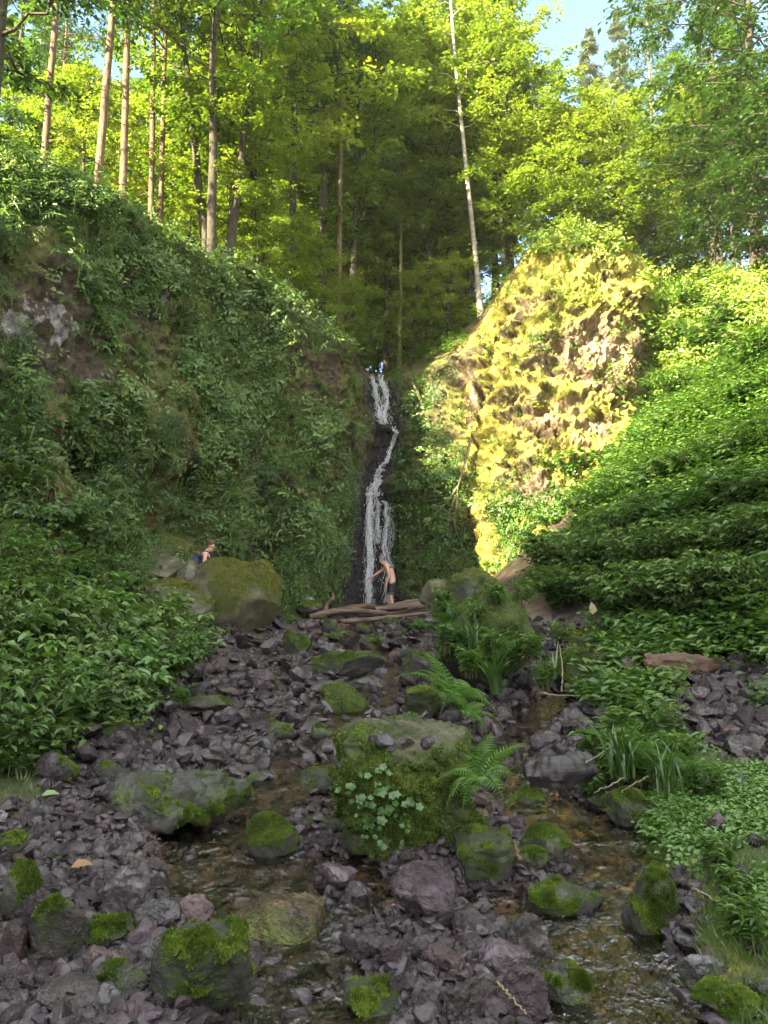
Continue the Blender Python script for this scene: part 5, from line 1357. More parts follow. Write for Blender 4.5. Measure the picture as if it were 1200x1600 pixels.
GH = 'herbs on the right bank'
for i, (px, py, sc, lab) in enumerate([(950, 1225, 1.0, 'tall herb clump at the stream edge right of the charred log'), (985, 1240, 1.0, 'tall herb clump right of the one by the charred log'),
    (1020, 1235, .9, 'herb clump in the middle of the right bank herbs'), (1055, 1220, .85, 'herb clump at the right end of the tall herbs'), (970, 1185, 1.0, 'herb clump at the back of the tall herbs, left'),
    (1025, 1170, .9, 'herb clump at the back of the tall herbs, right'), (1010, 1100, .9, 'herb clump below the left end of the fallen sun-painted log'), (960, 1105, .8, 'herb clump right of the dark boulder beside the mound'),
    (1095, 1250, .6, 'low herb clump beside the grass of the right bank'), (1120, 1370, .5, 'low herb clump on the leafy right bank'), (1165, 1480, .5, 'low herb clump at the right frame edge'), (930, 1250, .5, 'small herb at the water below the charred log'),
    (1150, 1420, .45, 'tiny herb clump above the right edge herb')]): herb(px, py, sc, lab, i, None, 'herb', GH)
for i, (px, py, d, sc, lab) in enumerate([(700, 1020, 9.5, .8, 'herb clump low on the left flank of the tall mossy mound'), (745, 985, 10.2, .9, 'herb clump on the crown of the tall mossy mound'), (790, 990, 10.2, .9, 'herb clump right of the mound crown'),
    (830, 1040, 9.4, .9, 'herb clump on the right flank of the tall mossy mound'), (770, 1040, 9.1, .9, 'herb clump on the front of the tall mossy mound'), (850, 1080, 8.9, .7, 'herb clump at the right foot of the tall mossy mound'), (735, 1060, 8.9, .8, 'herb clump at the left foot of the tall mossy mound'),
    (690, 975, 11.5, .8, 'herb clump left of the moss covered peak'), (880, 1010, 10.5, .7, 'herb clump between the mound and the yellow stumps'), (455, 985, 17.5, .6, 'small herb left of the log pile'), (300, 1000, 14.5, .8, 'herb clump below the huge rounded boulder'), (350, 1000, 14, .5, 'little herb under the front of the huge rounded boulder'),
    (280, 1105, 8.0, .5, 'small herb at the flat mossy rock in the left rubble'), (20, 1210, 6.0, .6, 'pale herb at the left frame edge below the bank')]): herb(px, py, sc, lab, i, d, 'herb', 'herbs on rocks and rubble')
def obj_hit(o, px, py):
    bpy.context.view_layer.update(); inv = o.matrix_world.inverted()
    ok, loc, nn, _ = o.ray_cast(inv @ Vector(CAM), inv.to_3x3() @ Vector(nrm(ray(px, py))))
    return np.array(o.matrix_world @ loc) if ok else None
words = ['at the top left', 'at the top', 'at the top right', 'high on the left side', 'high on the front', 'high on the right side', 'halfway up the left side', 'halfway up the front', 'halfway up the right side', 'low on the left side', 'low on the front', 'low on the right side']
for i, lab in enumerate(words):
    px = 700 + (i % 3) * 60 + (8 if i % 2 else -8); py = 945 + (i // 3) * 30
    p = obj_hit(mound, px, py)
    if p is None: p = obj_hit(peak, px, py)
    if p is None: continue
    if i % 4 == 3: tag(obj('fern', FERN[i % 3], None, p, (.5, 0, i), .38), 'young fern growing %s of the tall mossy mound' % lab, 'fern', 'plants on the mound')
    else:
        t = thing('herb', 'leafy herb growing %s of the tall mossy mound' % lab, 'herb', p, (.45, 0, i * 1.3), 'plants on the mound', .62)
        for n_, me in HERB[i % 3]: obj(n_, me, t)
# grass blades on the mound
def blades(px, py, d, h, label, n=26, seed=0, mat='grass', wid=.035):
    r = np.random.default_rng(seed); p = P(px, py, d); V_ = Bag()
    for i in range(n):
        az = r.uniform(0, 6.28); t = np.linspace(0, 1, 6); k = r.uniform(.2, .75); hh = h * r.uniform(.5, 1.1)
        c = np.stack([math.cos(az) * k * hh * t ** 1.8 + r.normal(0, .04), math.sin(az) * k * hh * t ** 1.8 + r.normal(0, .04), hh * (t - .45 * k * t ** 2.6)], -1)
        w_ = hh * wid * np.array([.5, .9, 1, .8, .5, .05])[:, None]; s = np.array([-math.sin(az), math.cos(az), 0])
        V_.add(np.vstack([c - s * w_, c + s * w_]), np.array([(j, j + 1, j + 7, j + 6) for j in range(5)]))
    o = obj('grass_tuft', V_.mesh('grass_tuft', M[mat], True), None, p); tag(o, label, 'grass tuft')
blades(775, 1085, 8.6, .75, 'broad-bladed grass tuft hanging at the front of the tall mossy mound', 20, 5, 'grass', .04)
blades(865, 1060, 8.9, .55, 'pale grass tuft at the right of the tall mossy mound', 16, 6, 'grass', .022)
blades(740, 1015, 9.2, .6, 'fine grass tuft on the middle of the tall mossy mound', 34, 7, 'grass', .015)
blades(975, 1215, 5.6, .55, 'tall grass tuft standing among the right bank herbs', 22, 8, 'grass', .03)
blades(1045, 1240, 5.3, .4, 'fine grass tuft at the right of the tall herbs', 30, 9, 'grass', .02)
# geranium-like plant on the block front
def lobed(bag, p, n, up, s, r):
    n = nrm(n); x = nrm(np.cross(up, n)); y = np.cross(n, x); m = 26; a = np.linspace(0, 2 * PI, m, endpoint=False)
    rad = s * (.55 + .45 * np.abs(np.cos(2.5 * a + .2)) ** .7 + .08 * np.cos(15 * a)); V = p + (np.cos(a) * rad)[:, None] * x + (np.sin(a) * rad)[:, None] * y + n * (rad * .22)[:, None]
    bag.add(np.vstack([p[None], V]), np.array([(0, 1 + j, 1 + (j + 1) % m) for j in range(m)]))
bag = Bag(); rl = np.random.default_rng(3); bpy.context.view_layer.update(); inv = blk.matrix_world.inverted(); anchor = None
for px, py, s in [(577, 1203, 9), (600, 1205, 9), (550, 1225, 9), (608, 1228, 11), (548, 1244, 8), (567, 1246, 12), (586, 1242, 9), (614, 1247, 11), (638, 1248, 10), (643, 1255, 9), (600, 1262, 10), (608, 1268, 11), (582, 1282, 10), (590, 1275, 7), (634, 1288, 7), (575, 1260, 7), (600, 1316, 8), (622, 1315, 6), (560, 1262, 6), (592, 1222, 6), (627, 1270, 6), (588, 1300, 7), (570, 1300, 6)]:
    ok, loc, nn, _ = blk.ray_cast(inv @ Vector(CAM), inv.to_3x3() @ Vector(nrm(ray(px, py))))
    if not ok: continue
    p = np.array(blk.matrix_world @ loc)
    if anchor is not None: bag.add(*tube(np.linspace(anchor + np.array([0, -.012, 0]), p + np.array([0, -.012, 0]), 8), .0025, 4, False))
    anchor = p
    for k in range(3):
        q = p + np.array([rl.normal(0, .028), -.05 - rl.uniform(0, .04), rl.normal(.0, .02)]); lobed(bag, q, np.array([rl.normal(0, .35), -.8, .75 + rl.normal(0, .2)]), np.array([0, .3, 1]), s * rl.uniform(.5, .8) * p[1] / FPX, rl)
        bag.add(*tube(np.linspace(p + np.array([0, .02, -.03]), q, 4), .0022, 4, False))
me = bag.mesh('leafy_plant', M['leaf_fern'], False)
a = me.attributes.new('tint', 'FLOAT', 'FACE'); a.data.foreach_set('value', np.random.default_rng(1).uniform(.0, .45, len(me.polygons)).astype(np.float32))
tag(obj('leafy_plant', me), 'lobed bright leaves growing on the front of the square mossy block', 'plant')
# ================================================================== WATERFALL
g = NT('white_water'); co = g.coord('Object'); n1 = g.noise(co, 9, 3, .6)
b = g.pbsdf((.9, .92, .95), .35); tb = g.n('BsdfTransparent'); mx = g.n('MixShader')
g.l(g.ramp(n1, [(.3, .6), (.6, 1.0)]), mx.inputs[0]); g.l(tb.outputs[0], mx.inputs[1]); g.l(b.outputs[0], mx.inputs[2]); g.l(mx.outputs[0], g.out.inputs[0])
M['white_water'] = g.m
def strand(bag, pix, w0, w1, n, seed, rad=(.004, .013), lift=.10, seg=(.18, .6)):
    r = np.random.default_rng(seed)
    q = []
    for px, py in smooth_path(np.array([(a, b, 0) for a, b in pix], float), 40)[:, :2]:
        p, nn, _ = hit(px, py)
        q.append(p + nn * lift + np.array([0, -lift * .5, 0]))
    q = np.array(q)
    q[:, 1] = np.convolve(np.pad(q[:, 1], 4, mode='edge'), np.ones(9) / 9, 'valid')
    L = np.linspace(0, 1, 40); d = q[0, 1]
    for i in range(n):
        u0 = r.uniform(-.1, .95); ln = r.uniform(*seg); u = np.linspace(max(u0, 0), min(u0 + ln, 1), 9)
        if u[-1] - u[0] < .03: continue
        c = np.stack([np.interp(u, L, q[:, j]) for j in range(3)], -1)
        w = (w0 + (w1 - w0) * u) * d / FPX / 2
        c[:, 0] += r.normal(0, .55) * w + np.sin(u * r.uniform(6, 26) + r.uniform(0, 6)) * w * .25
        c[:, 1] += r.normal(0, .05)
        k = r.uniform(*rad); bag.add(*tube(c, k * np.array([.2, .7, 1, 1, .9, 1, .8, .6, .15]), 4, False))
    for i in range(n * 3):      # drops
        u = r.uniform(0, 1) ** .7; c = np.array([np.interp(u, L, q[:, j]) for j in range(3)]); w = (w0 + (w1 - w0) * u) * d / FPX / 2
        c += np.array([r.normal(0, .85) * w, r.normal(0, .08), 0]); s = r.uniform(.004, .011)
        V, F = ico(1); bag.add(V * np.array([s, s, s * r.uniform(1.5, 4)]) + c, F)
wf = thing('waterfall', 'thin white waterfall tumbling down the dark wet rock of the gully', 'waterfall', P(585, 950, 23))
def part_w(name, specs):
    bag = Bag()
    for s in specs: strand(bag, *s)
    o = obj(name, bag.mesh(name, M['white_water'], True), wf); o.matrix_parent_inverse = Matrix.Translation(wf.location).inverted(); return o
part_w('upper_cascade', [([(577, 590), (583, 612), (590, 655)], 8, 10, 45, 1), ([(597, 592), (604, 615), (604, 664)], 10, 12, 50, 2), ([(586, 592), (595, 640), (602, 664)], 22, 26, 40, 3, (.003, .007))])
part_w('slide', [([(618, 670), (622, 680), (613, 704), (603, 728)], 4, 5, 70, 4), ([(600, 724), (594, 745)], 5, 12, 40, 5, (.003, .008)), ([(594, 744), (582, 762), (575, 778)], 9, 20, 60, 6)])
part_w('main_stream', [([(578, 772), (571, 800), (575, 850), (577, 900), (574, 948)], 9, 8, 130, 7, (.003, .009), .12), ([(577, 775), (574, 850), (574, 948)], 14, 20, 36, 8, (.002, .006), .14), ([(588, 764), (590, 800), (588, 850)], 6, 10, 45, 9, (.003, .006))])
part_w('side_stream', [([(602, 778), (606, 812), (604, 860), (611, 900), (610, 945)], 5, 12, 60, 10, (.003, .009), .12), ([(610, 790), (612, 850), (602, 940)], 12, 20, 30, 11, (.002, .006), .12)])
# ledge stone in the fall
p, n, _ = hit(607, 672); V, F = rock_np(611, (.34, .3, .10), 4); me, *_ = rock_mesh('rock_ledge', V, F, M['stone_red'], -.8, seed=2)
tag(obj('rock_ledge', me, None, p + np.array([0, -.1, 0])), 'reddish ledge of rock in the middle of the waterfall', 'rock')

# foam where the stream drops over stones
bag = Bag(); rf = np.random.default_rng(5)
for px, py, w_, h_ in [(372, 1250, 20, 16), (395, 1252, 10, 12), (985, 1445, 8, 16)]:
    p, n, _ = hit(px, py, BVH_G); s = p[1] / FPX
    for k in range(int(w_ * .8)):
        a = p + np.array([rf.normal(0, w_ * s * .35), rf.normal(0, .04), .03 + rf.uniform(0, h_ * s * .4)]); t = np.linspace(0, 1, 5)
        c = a + np.stack([rf.normal(0, .02) * t, -t * h_ * s * .55, -h_ * s * .55 * t ** 1.5], -1); bag.add(*tube(c, rf.uniform(.0012, .0035) * np.array([.3, 1, 1, .8, .2]), 4, False))
stuff('stream_foam', bag.mesh('stream_foam', M['white_water'], True), 'white trickles where the stream drops between stones', 'foam')

# ================================================================== WOOD
def log(pix, rpx, mat, label, cat='log', seed=0, name='log', d=None, sq=1.0):
    r = np.random.default_rng(seed); pts = []
    for q in pix:
        pts.append(P(q[0], q[1], q[2]))
    c = smooth_path(np.array(pts), 46); s = c[:, 1].mean() / FPX
    th = np.interp(np.linspace(0, 1, 46), np.linspace(0, 1, len(rpx)), rpx) * s
    V, F = tube(c, th, 18)
    ax = nrm(c[-1] - c[0]); n = vnormals(V, np.vstack([F[0][:, :3], F[0][:, [0, 2, 3]], F[1], F[2]])); n = np.where(np.isfinite(n), n, 0)
    al = (V @ ax)[:, None] * ax
    q = (V - al) / th.mean() * 1.2 + al * 1.3
    V = V + n * (fbm(q, 1.6, 3, seed)[:, None] * th.mean() * .28 + fbm(V, 25, 2, seed + 1)[:, None] * th.mean() * .08)
    me = mesh_np(name, V, F, M[mat], True); me.set_sharp_from_angle(angle=R_(50))
    return tag(obj(name, me), label, cat)
log([(468, 970, 18.3), (520, 972, 18.4), (600, 966, 18.7), (672, 958, 19)], [2.5, 3.5, 4, 3.5], 'wood_log', 'long pale log, lowest of the pile before the waterfall', seed=1)
log([(484, 964, 18.9), (520, 956, 19.1), (548, 954, 19.2), (605, 958, 19.3)], [3.5, 5.5, 5, 3], 'wood_log', 'thick bent root-like log at the left of the pile', seed=2)
log([(586, 952, 19.3), (630, 948, 19.4), (676, 941, 19.6)], [4.5, 5, 4.5], 'wood_log', 'reddish log with a dark hollow end, topmost of the pile', seed=3)
log([(560, 960, 20.6), (610, 957, 20.7), (668, 952, 20.8)], [4, 5, 4.5], 'wood_log', 'dark log at the back of the pile, nearest the waterfall', seed=14)
log([(588, 951, 19.9), (640, 941, 20.0), (680, 938, 20.1)], [2.5, 3.5, 3], 'wood_log', 'thin pole lying behind the topmost log', seed=4)
log([(636, 950, 19.0), (672, 945, 19.0)], [4, 5], 'wood_log', 'short split piece of wood on the right of the pile', seed=5)
log([(540, 951, 19.8), (570, 947, 20), (588, 948, 20)], [4, 5, 4], 'wood_red_sunpaint', 'short reddish broken wood behind the left log', seed=6)
log([(508, 956, 20.2), (511, 944, 20.3), (519, 937, 20.3), (521, 927, 20.4)], [4, 4, 3, 2], 'wood_log', 'pale curved root stub rising behind the logs', 'root', seed=7, name='root')
log([(828, 1207, 5.85), (870, 1206, 5.75), (922, 1199, 5.8)], [20, 21, 19], 'wood_char', 'short charred log lying across the right stream', seed=8)
log([(1008, 1036, 9.3), (1060, 1036, 9.2), (1118, 1042, 9.3)], [14, 17, 13], 'wood_red_sunpaint', 'fallen log painted reddish as if sunlit, with mossy front at the foot of the right slope', seed=9)  # warm patch of low sun put into the wood colour
log([(975, 1050, 9.6), (1010, 1058, 9.3)], [14, 8], 'wood_red_sunpaint', 'crumbling wood painted red as if sunlit, left of the fallen sun-painted log', seed=10)
def stick(pix, rad, label, mat='twig', name='stick', seed=0):
    c = smooth_path(np.array([P(*q) for q in pix]), 24); r = np.random.default_rng(seed); c[1:-1] += r.normal(0, .004, (22, 3))
    V, F = tube(c, np.linspace(rad, rad * .5, 24), 6); return tag(obj(name, mesh_np(name, V, F, M[mat])), label, 'stick')
stick([(848, 1083, 8.3), (875, 1087, 8.2), (905, 1087, 8.0)], .012, 'pale stick lying across the right stream below the mound')
stick([(915, 1192, 5.6), (940, 1177, 5.9), (962, 1162, 6.2)], .007, 'pale stick leaning from the charred log into the herbs')
stick([(975, 1215, 5.5), (953, 1228, 5.4), (928, 1238, 5.3)], .006, 'curved pale stick beneath the tall herbs', seed=2)
stick([(1012, 1212, 5.5), (990, 1226, 5.3), (970, 1238, 5.2)], .005, 'thin stick right of the curved pale stick', seed=3)
stick([(776, 1535, 3.15), (800, 1560, 3.05), (822, 1585, 2.95)], .006, 'yellow straw lying on the slanted slabs at the bottom', seed=4)
stick([(1082, 1388, 4.1), (1105, 1398, 4.0), (1132, 1416, 3.9)], .008, 'dry straw on the leafy right bank', seed=5)
stick([(877, 1080, 8.4), (879, 1050, 8.5), (874, 1010, 8.8)], .010, 'upright dry stalk right of the tall mossy mound', seed=6)
# dead branch hanging from the right wall
def wall_branch(px, py, out=.5):
    p, n, _ = hit(px, py); return p + np.array([0, -out, 0])
root_ = thing('dead_branch', 'bare forked dead branch hanging on the wall right of the waterfall', 'branch', wall_branch(724, 700))
mi = Matrix.Translation(root_.location).inverted()
for nm, pix, rd in [('stem', [(733, 690), (722, 735), (713, 765)], .035), ('twig', [(713, 763), (695, 790), (672, 815), (657, 838)], .026), ('twig', [(713, 763), (712, 790), (709, 815), (713, 842)], .018), ('twig', [(711, 775), (700, 805), (699, 840)], .011), ('twig', [(690, 797), (700, 805), (692, 800)], .008)]:
    c = smooth_path(np.array([wall_branch(*q) for q in pix]), 16)
    c[:, 1] = np.linspace(c[0, 1], c[-1, 1], 16)
    V, F = tube(c, np.linspace(rd, rd * .5, 16), 6); o = obj(nm, mesh_np(nm, V, F, M['twig']), root_); o.matrix_parent_inverse = mi
stick([(645, 600, 23.0), (655, 620, 22.6), (668, 655, 22.2)], .06, 'mossy root running down the slope right of the upper waterfall', 'bark_moss', 'root')
# leaves lying about
def single_leaf(px, py, size, mat, label, up=.03, d=None, dirv=(1, .3, .1), nor=(0, -.4, 1), name='fallen_leaf'):
    p = hit(px, py, BVH_G)[0] if d is None else P(px, py, d)
    ls = (np.array([[0., 0, 0]]), np.array([dirv], float), np.array([nor], float), np.array([size * p[1] / FPX]))
    o = obj(name, leaf_obj_mesh(name, ls, M[mat], .6, True, .14, np.array([.8])), None, p + np.array([0, -.02, up])); return tag(o, label, 'leaf')
single_leaf(112, 1374, 32, 'leaf_dry', 'orange brown fallen leaf among the stones at left', .07)
single_leaf(66, 1256, 26, 'leaf_lime', 'green leaf fallen on the rubble at left', .06)
single_leaf(204, 1088, 24, 'grass', 'yellow-green leaf at the edge of the left bank', .12)
single_leaf(926, 960, 20, 'leaf_pale', 'withered pale leaf hanging above the yellow stumps', 0, 11.0, (-.1, 0, 1), (0, -1, 0), 'dry_leaf')
stick([(927, 1003, 10.9), (925, 975, 11.0), (922, 935, 11.0)], .006, 'thin dark stalk holding the withered pale leaf', 'bark_dark')
stick([(812, 1345, 4.35), (806, 1325, 4.4), (802, 1312, 4.5)], .013, 'orange-brown bark strip between cube boulder and its neighbour', 'wood_red_sunpaint')

# ================================================================== PEOPLE
M['skin'] = mat_plain('skin', (.50, .29, .21), (.60, .37, .28), 8, .55, .05)
M['hair_grey'] = mat_plain('hair_grey', (.10, .085, .08), (.24, .21, .2), 60, .7, .4)
M['hair_brown'] = mat_plain('hair_brown', (.03, .015, .01), (.10, .05, .03), 60, .55, .4)
M['top_dark'] = mat_plain('top_dark', (.012, .014, .02), (.03, .034, .045), 30, .85, .2)
M['pack_blue'] = mat_plain('pack_blue', (.008, .012, .12), (.02, .03, .28), 14, .6, .2)
M['cloth_pale'] = mat_plain('cloth_pale', (.42, .38, .46), (.66, .6, .68), 10, .85, .2)
M['cloth_blue'] = mat_plain('cloth_blue', (.3, .42, .44), (.55, .66, .68), 10, .85, .2)
M['eye'] = mat_plain('eye', (.02, .02, .02), (.05, .04, .03), 5, .2, 0)
M['trousers'] = mat_plain('trousers', (.02, .022, .03), (.05, .052, .065), 30, .85, .2)
g = NT('shorts'); sp_ = g.n('SeparateXYZ'); g.l(g.coord('Object'), sp_.inputs[0])
g.pbsdf(g.ramp(sp_.outputs[2], [(.0, (.10, .095, .15)), (.62, (.10, .095, .15)), (.64, (.022, .02, .034)), (.885, (.022, .02, .034)), (.895, (.11, .11, .145))], 'CONSTANT'), .85); M['shorts'] = g.m

def skin_mesh(name, J, E, root, mat, sub=2):
    """J: name -> (x, y, z, r) ; one continuous surface"""
    bm = bmesh.new(); lay = bm.verts.layers.skin.verify(); vs_ = {}
    for k, j in J.items():
        v = bm.verts.new(j[:3]); v[lay].radius = (j[3], j[4] if len(j) > 4 else j[3]); v[lay].use_root = (k == root); vs_[k] = v
    for a, b_ in E: bm.edges.new((vs_[a], vs_[b_]))
    me = bpy.data.meshes.new(name); bm.to_mesh(me); bm.free()
    o = bpy.data.objects.new(name, me); COL.objects.link(o)
    m = o.modifiers.new('skin', 'SKIN'); m.use_smooth_shade = True
    s = o.modifiers.new('sub', 'SUBSURF'); s.levels = sub; s.render_levels = sub
    dg = bpy.context.evaluated_depsgraph_get(); dg.update()
    out = bpy.data.meshes.new_from_object(o.evaluated_get(dg)); out.name = name
    bpy.data.objects.remove(o); out.materials.clear(); out.materials.append(mat)
    out.polygons.foreach_set('use_smooth', np.ones(len(out.polygons), bool))
    return out
def chain(J, E, prev, pts, pre):
    for i, q in enumerate(pts):
        k = '%s%d' % (pre, i); J[k] = q; E.append((prev, k)); prev = k
    return prev
def hand(J, E, wrist, d, side, up, pre, curl=.3, s=1.0):
    """palm plus five bent fingers; d: pointing, side: towards the thumb"""
    d, side, up = [nrm(np.array(v, float)) for v in (d, side, up)]; w_ = np.array(J[wrist][:3])
    pm = w_ + d * .045 * s; J[pre + 'palm'] = (*pm, .026 * s); E.append((wrist, pre + 'palm'))
    kn = w_ + d * .085 * s; J[pre + 'kn'] = (*kn, .028 * s); E.append((pre + 'palm', pre + 'kn'))
    for f, (o, ln) in enumerate([(.030, .072), (.010, .08), (-.010, .074), (-.028, .058)]):
        q = kn + side * o * s; pts = []
        for t in (.25, .6, 1.0):
            pts.append((*(q + d * ln * t * s - up * curl * ln * t * t * s), .0088 * s))
        chain(J, E, pre + 'kn', pts, pre + 'f%d' % f)
    pts = [(*(pm + side * (.036 + .012 * t) * s + d * .045 * t * s - up * .012 * t), .010 * s) for t in (0, .5, 1.0)]; chain(J, E, pre + 'palm', pts, pre + 'th')

def head(J, E, neck, c, fwd, up, sc=1.0):
    c = np.array(c); fwd = nrm(np.array(fwd, float)); up = nrm(np.array(up, float))
    q = lambda f, u, r: (*(c + fwd * f * sc + up * u * sc), r * sc)
    J['jaw'] = q(.035, -.075, .060); J['face'] = q(.022, 0, .082); J['skull'] = q(-.012, .055, .086); J['crown'] = q(-.01, .095, .05); J['chin'] = q(.078, -.092, .026)
    J['nose'] = q(.112, -.008, .016); J['brow'] = q(.075, .03, .05)
    E += [(neck, 'jaw'), ('jaw', 'face'), ('face', 'skull'), ('skull', 'crown'), ('jaw', 'chin'), ('face', 'nose'), ('face', 'brow')]
    side = np.cross(fwd, up)
    for s, k in ((1, 'ear_a'), (-1, 'ear_b')): J[k] = (*(c + side * s * .088 * sc - fwd * .01 * sc), .017 * sc); E.append(('face', k))
def face_bits(parent, c, fwd, up, sc=1.0):
    c = np.array(c); fwd = nrm(np.array(fwd, float)); up = nrm(np.array(up, float)); side = np.cross(fwd, up)
    for s in (1, -1):
        V, F = ico(2); obj('eye', mesh_np('eye', V * .012 + c + fwd * .098 + up * .012 + side * s * .034, F, M['eye']), parent)
    V, F = ico(2); obj('mouth', mesh_np('mouth', (V * np.array([.012, .022, .006])) + c + fwd * .096 - up * .05, F, mat_m), parent)
mat_m = mat_plain('lips', (.35, .14, .12), (.42, .18, .15), 10, .5, 0)
def hair_cap(parent, c, fwd, up, mat, sc=1.0, bun=None, low=-.02):
    V, F = ico(4); fwd = nrm(np.array(fwd, float)); up = nrm(np.array(up, float)); side = np.cross(fwd, up)
    keep = (V[:, 0] < .42 + .45 * V[:, 2]) & (V[:, 2] > -.55 + .5 * np.maximum(V[:, 0] + .3, 0))
    r = .106 * (1 + .07 * fbm(V, 4, 3, 8) + .05 * fbm(V, 12, 2, 9)); V2 = V * r[:, None] * np.array([1.04, .92, 1.05])
    V2 = np.where(keep[:, None], V2, V2 * .72)
    W_ = np.array(c) + (V2[:, :1] * fwd + V2[:, 1:2] * side + (V2[:, 2:3] + .035) * up) * sc
    bag = Bag(); bag.add(W_, F)
    if bun is not None: V, F = ico(3); bag.add(V * (.045 * (1 + .1 * fbm(V, 4, 2, 3)))[:, None] + np.array(c) - fwd * bun[0] + up * bun[1], F)
    obj('hair', bag.mesh('hair', M[mat]), parent)

# man at the foot of the fall, facing left, right arm stretched into the water
J = {'pelvis': (0, 0, .95, .125), 'waist': (-.015, 0, 1.08, .125), 'belly': (-.05, 0, 1.19, .13), 'chest': (-.12, 0, 1.33, .145), 'collar': (-.185, 0, 1.43, .09), 'neck': (-.225, 0, 1.485, .056)}
E = [('pelvis', 'waist'), ('waist', 'belly'), ('belly', 'chest'), ('chest', 'collar'), ('collar', 'neck')]
HC = (-.29, 0, 1.60); HF = (-.93, -.05, -.36); HU = (-.36, 0, .93); head(J, E, 'neck', HC, HF, HU)
J.update({'sh_l': (-.155, -.185, 1.395, .062), 'el_l': (-.10, -.235, 1.12, .043), 'wr_l': (-.175, -.215, .90, .028), 'sh_r': (-.17, .185, 1.395, .062), 'el_r': (-.40, .20, 1.235, .042), 'wr_r': (-.60, .16, 1.11, .028)})
E += [('collar', 'sh_l'), ('sh_l', 'el_l'), ('el_l', 'wr_l'), ('collar', 'sh_r'), ('sh_r', 'el_r'), ('el_r', 'wr_r')]
hand(J, E, 'wr_l', (-.15, 0, -1), (-1, 0, 0), (0, -1, 0), 'hl', .35); hand(J, E, 'wr_r', (-.85, 0, -.45), (0, -.4, .9), (0, -.9, -.4), 'hr', .2)
for s, k in ((-1, 'l'), (1, 'r')):
    dx = -.02 if s < 0 else -.10
    J.update({'hip' + k: (0, s * .10, .90, .10), 'th' + k: (dx * .5, s * .105, .70, .088), 'kn' + k: (dx - .03, s * .105, .49, .058), 'ca' + k: (dx + .02, s * .105, .33, .056), 'an' + k: (dx + .03, s * .105, .085, .038), 'he' + k: (dx + .06, s * .105, .035, .034), 'ba' + k: (dx - .09, s * .115, .032, .036), 'to' + k: (dx - .17, s * .12, .025, .024)})
    E += [('pelvis', 'hip' + k), ('hip' + k, 'th' + k), ('th' + k, 'kn' + k), ('kn' + k, 'ca' + k), ('ca' + k, 'an' + k), ('an' + k, 'he' + k), ('an' + k, 'ba' + k), ('ba' + k, 'to' + k)]
mp_ = P(613, 955, 22.2); fz_ = max(floor_at(mp_[0], mp_[1], 3.2), 1.3)
man = obj('person', skin_mesh('person', J, E, 'pelvis', M['skin']), None, (mp_[0], mp_[1], max(fz_, 1.42)), None, .97)
tag(man, 'bare-chested man in dark shorts reaching one hand into the waterfall', 'person')
hair_cap(man, HC, HF, HU, 'hair_grey'); face_bits(man, HC, HF, HU)
JS = {'p': (0, 0, .955, .138), 'w': (-.012, 0, 1.03, .134), 'a': (0, -.10, .89, .118), 'b': (-.015, -.108, .70, .112), 'c': (-.04, -.108, .53, .098), 'd': (-.05, .10, .89, .115), 'e': (-.075, .108, .70, .108), 'f': (-.11, .108, .53, .095)}
obj('shorts', skin_mesh('shorts', JS, [('p', 'w'), ('p', 'a'), ('a', 'b'), ('b', 'c'), ('p', 'd'), ('d', 'e'), ('e', 'f')], 'p', M['shorts']), man)

# woman walking behind the huge boulder, facing right
J = {'pelvis': (0, 0, .92, .12), 'waist': (.015, 0, 1.05, .105), 'belly': (.03, 0, 1.15, .115), 'chest': (.05, 0, 1.28, .125), 'collar': (.065, 0, 1.37, .08), 'neck': (.085, 0, 1.425, .048)}
E = [('pelvis', 'waist'), ('waist', 'belly'), ('belly', 'chest'), ('chest', 'collar'), ('collar', 'neck')]
WC = (.125, 0, 1.535); WFd = (.9, 0, -.42); WU = (.42, 0, .9); head(J, E, 'neck', WC, WFd, WU, .97)
J.update({'sh_l': (.055, .165, 1.345, .05), 'el_l': (.06, .22, 1.07, .036), 'wr_l': (.14, .21, .84, .025), 'sh_r': (.055, -.165, 1.345, .05), 'el_r': (.05, -.215, 1.07, .036), 'wr_r': (.12, -.22, .84, .025)})
E += [('collar', 'sh_l'), ('sh_l', 'el_l'), ('el_l', 'wr_l'), ('collar', 'sh_r'), ('sh_r', 'el_r'), ('el_r', 'wr_r')]
hand(J, E, 'wr_l', (.15, 0, -1), (1, 0, 0), (0, 1, 0), 'hl', .35, .92); hand(J, E, 'wr_r', (.15, 0, -1), (1, 0, 0), (0, -1, 0), 'hr', .35, .92)
for s, k in ((-1, 'l'), (1, 'r')):
    dx = .12 if s < 0 else -.12
    J.update({'hip' + k: (0, s * .095, .87, .10), 'th' + k: (dx * .5, s * .10, .68, .085), 'kn' + k: (dx, s * .10, .47, .056), 'ca' + k: (dx - .03, s * .10, .31, .052), 'an' + k: (dx - .05, s * .10, .085, .036), 'he' + k: (dx - .08, s * .10, .035, .033), 'ba' + k: (dx + .06, s * .11, .032, .034), 'to' + k: (dx + .14, s * .11, .025, .024)})
    E += [('pelvis', 'hip' + k), ('hip' + k, 'th' + k), ('th' + k, 'kn' + k), ('kn' + k, 'ca' + k), ('ca' + k, 'an' + k), ('an' + k, 'he' + k), ('an' + k, 'ba' + k), ('ba' + k, 'to' + k)]
wp_ = P(329, 843, 16.7); fw = floor_at(wp_[0], wp_[1], 2.6); hs = (wp_[2] - fw) / 1.665
woman = obj('person', skin_mesh('person', J, E, 'pelvis', M['skin']), None, (wp_[0] - .12 * hs, wp_[1], fw), None, hs)
tag(woman, 'woman in a dark sleeveless top walking behind the huge rounded boulder', 'person')
hair_cap(woman, WC, WFd, WU, 'hair_brown', .97, (.10, .07)); face_bits(woman, WC, WFd, WU)
